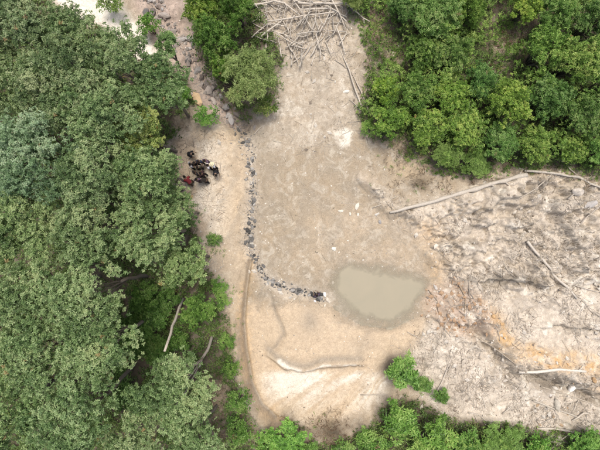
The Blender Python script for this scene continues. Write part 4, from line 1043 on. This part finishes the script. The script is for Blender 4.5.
    for s, S in ((-1, 'l'), (1, 'r')):
        pa = np.array(J['pa' + S][0]); d = norm(pa - np.array(J['wr' + S][0])); ac = norm(np.cross(d, np.array([s * 1.0, 0, 0]))); 
        for q, (of, ln) in enumerate(((-.028, .070), (-.010, .080), (.009, .074), (.026, .058))):
            b = pa + ac * of; m = b + d * ln * .55 + np.array([-s * .006, 0, 0]); e = b + d * ln + np.array([-s * .022, 0, 0])
            extra.tube([b - d * .02, m, e], [.0095, .009, .007], 6)
        b = pa - d * .03 + ac * -.025; extra.tube([b, b - ac * .03 + d * .02, b - ac * .035 + d * .05], [.011, .0105, .008], 6)
    ex = np.concatenate(extra.v); n0 = len(V); V += list(map(tuple, ex)); cls = np.concatenate([cls, np.zeros(len(ex), int)])
    for q in extra.q + extra.t: F += [tuple(int(i) + n0 for i in f) for f in q]
    V = np.array(V)
    bm_ = bpy.data.meshes.new('body'); bm_.from_pydata(V.tolist(), [], F); bm_.update(); bm_.materials.append(M_SKIN)
    for p in bm_.polygons: p.use_smooth = True
    nrm = np.array([v.normal[:] for v in bm_.vertices])
    def shell(name, codes, off, mat, need=None, side=0):
        fs = [f for f in F if (sum(cls[i] in codes for i in f) >= (need or len(f))) and (side == 0 or V[f[0]][0] * side > 0)]
        ids = sorted({i for f in fs for i in f}); mp = {i: k for k, i in enumerate(ids)}
        m = bpy.data.meshes.new(name); m.from_pydata((V[ids] + nrm[ids] * off).tolist(), [], [tuple(mp[i] for i in f) for f in fs])
        for p in m.polygons: p.use_smooth = True
        m.materials.append(mat); return m
    shirt = shell('shirt', (1,), .014, M_CLOTH, 3); trousers = shell('trousers', (2,), .017, M_CLOTH, 3); hair = shell('hair', (3,), .016, M_HAIR, 3); shoes = [shell('shoe', (4,), .010, M_CLOTH, 3, q) for q in (-1, 1)]
    # a brimmed hat for some
    mb = MB(); th = np.arange(14) * 2 * math.pi / 14; prof = [(.165, .0), (.105, .012), (.100, .055), (.075, .088), (.0, .098)]
    top = hd + upv * .035; VV = []
    for r, z in prof: VV += [top + np.array([math.cos(a), 0, 0]) * r + fwd * math.sin(a) * r * 1.1 + upv * z for a in th]
    k = np.arange(14); QQ = np.concatenate([np.stack([i * 14 + k, i * 14 + (k + 1) % 14, (i + 1) * 14 + (k + 1) % 14, (i + 1) * 14 + k], -1) for i in range(len(prof) - 1)])
    mb.add(np.array(VV), QQ); hat = mb.mesh('hat'); hat.materials.append(M_CLOTH)
    return dict(body=bm_, shirt=shirt, trousers=trousers, hair=hair, shoes=shoes, hat=hat)
POSES = {p: body_data(p) for p in ('stand', 'hold', 'bend')}
BLK = (.018, .018, .02); NAVY = (.025, .03, .05); DGRN = (.05, .055, .035); MAR = (.06, .022, .024); PUR = (.10, .065, .095); WHT = (.72, .70, .70); CRM = (.58, .52, .35); BRN = (.07, .045, .03); GRY = (.26, .25, .25); RED = (.22, .035, .04); TAN = (.34, .27, .19)
PEOPLE = [ # u, v of the head-and-shoulders, facing, pose, shirt, trousers, hat, label
 (189.5,153.5,-100,'bend',BLK,BLK,None,'person in black bending over, apart from the group at its upper left'),
 (189.5,165,-60,'hold',GRY,BLK,None,'person in a grey top at the left of the group'),
 (194.5,163,200,'stand',BLK,NAVY,None,'person in black, left of the pair at the top of the group'),
 (199,160.5,170,'hold',NAVY,BLK,None,'person in dark navy, right of the pair at the top of the group'),
 (197.5,167.5,20,'stand',DGRN,BLK,None,'person in dark green in the middle of the group'),
 (205.5,160,150,'hold',PUR,NAVY,None,'person in a dull purple top at the top right of the group'),
 (207.5,165.3,100,'stand',WHT,BLK,None,'person in a white shirt at the right of the group'),
 (195,173,-30,'stand',BLK,GRY,None,'person in black below the one in dark green'),
 (202,174,60,'hold',(.035,.018,.02),BLK,None,'person in very dark maroon at the lower right of the group'),
 (196.5,179.5,10,'stand',PUR,BRN,None,'person in a purplish top at the bottom of the group'),
 (203,179.5,80,'bend',(.03,.024,.02),BLK,None,'person in blackish brown stooping at the bottom right of the group'),
 (212.5,164.5,120,'stand',WHT,BLK,CRM,'person with a cream hat at the right end of the group'),
 (215,172,200,'bend',BLK,BLK,None,'person in black stooping at the far right below the cream hat'),
 (188,180.5,40,'bend',RED,BRN,None,'person in red stooping at the lower left of the group'),
 (317.5,296.5,30,'hold',(.06,.045,.065),NAVY,None,'lone person in dark clothes beside the white stones near the pool'),
]
for (u, v, ang, pose, sh, tr, hat, lab) in PEOPLE:
    zt = 1.4 if pose != 'bend' else 1.0
    x, y = P(u, v, zt); z = float(H(x, y)); d = POSES[pose]
    if pose == 'bend':
        x -= math.cos(R_(ang) + math.pi / 2) * .2; y -= math.sin(R_(ang) + math.pi / 2) * .2; z = float(H(x, y))
    root = link('person', None, loc=(x, y, z), rot=(0, 0, R_(ang)), scale=rnd.uniform(.96, 1.05)); tag(root, lab, 'person', 'people on the clearing')
    link('body', d['body'], None, root); link('shirt', d['shirt'], None, root, color=sh); link('trousers', d['trousers'], None, root, color=tr)
    for q in d['shoes']: link('shoe', q, None, root, color=(.03, .028, .025))
    if hat: link('hat', d['hat'], None, root, color=hat)
    else: link('hair', d['hair'], None, root, color=(.012, .010, .009))
# two dark bags lying on the ground beside them
def bag(u, v, s, col, label):
    x, y = P(u, v); rs = np.random.RandomState(int(u * 10)); mb = MB()
    prof = [(.0, .0), (.8, .02), (1.0, .25), (.95, .6), (.6, .85), (.25, .92), (.18, 1.05), (.0, 1.06)]; K = 12; VV = []
    for r, zz in prof: VV += [((math.cos(a) * r * (1 + .1 * rs.randn() * (r > .3))) * s, (math.sin(a) * r * .75) * s, zz * s * .8) for a in np.arange(K) * 2 * math.pi / K]
    k = np.arange(K); mb.add(VV, np.concatenate([np.stack([i * K + k, i * K + (k + 1) % K, (i + 1) * K + (k + 1) % K, (i + 1) * K + k], -1) for i in range(len(prof) - 1)]))
    root = link('bag', None, loc=(x, y, float(H(x, y)) - .01), rot=(0, 0, u)); tag(root, label, 'bag', 'bags by the people')
    link('sack', mb.mesh('sack'), M_CLOTH, root, color=col)
    mb = MB(); t = np.linspace(0, math.pi, 7); mb.tube(np.column_stack([np.cos(t) * .25 * s, np.zeros(7), .78 * s + np.sin(t) * .25 * s]), .016, 5)
    link('strap', mb.mesh('strap'), M_CLOTH, root, color=tuple(c * .7 for c in col))
bag(215, 168, .19, (.02, .018, .018), 'dark bag on the ground at the far right of the group')
bag(209, 181, .22, (.36, .30, .22), 'beige bag on the ground right of the stooping person at the bottom of the group')

for o in list(bpy.data.objects):
    if o.type == 'MESH' and o.data.users == 0: bpy.data.objects.remove(o)
print('triangles', sum(len(m.loops) - 2 * len(m.polygons) for m in bpy.data.meshes))
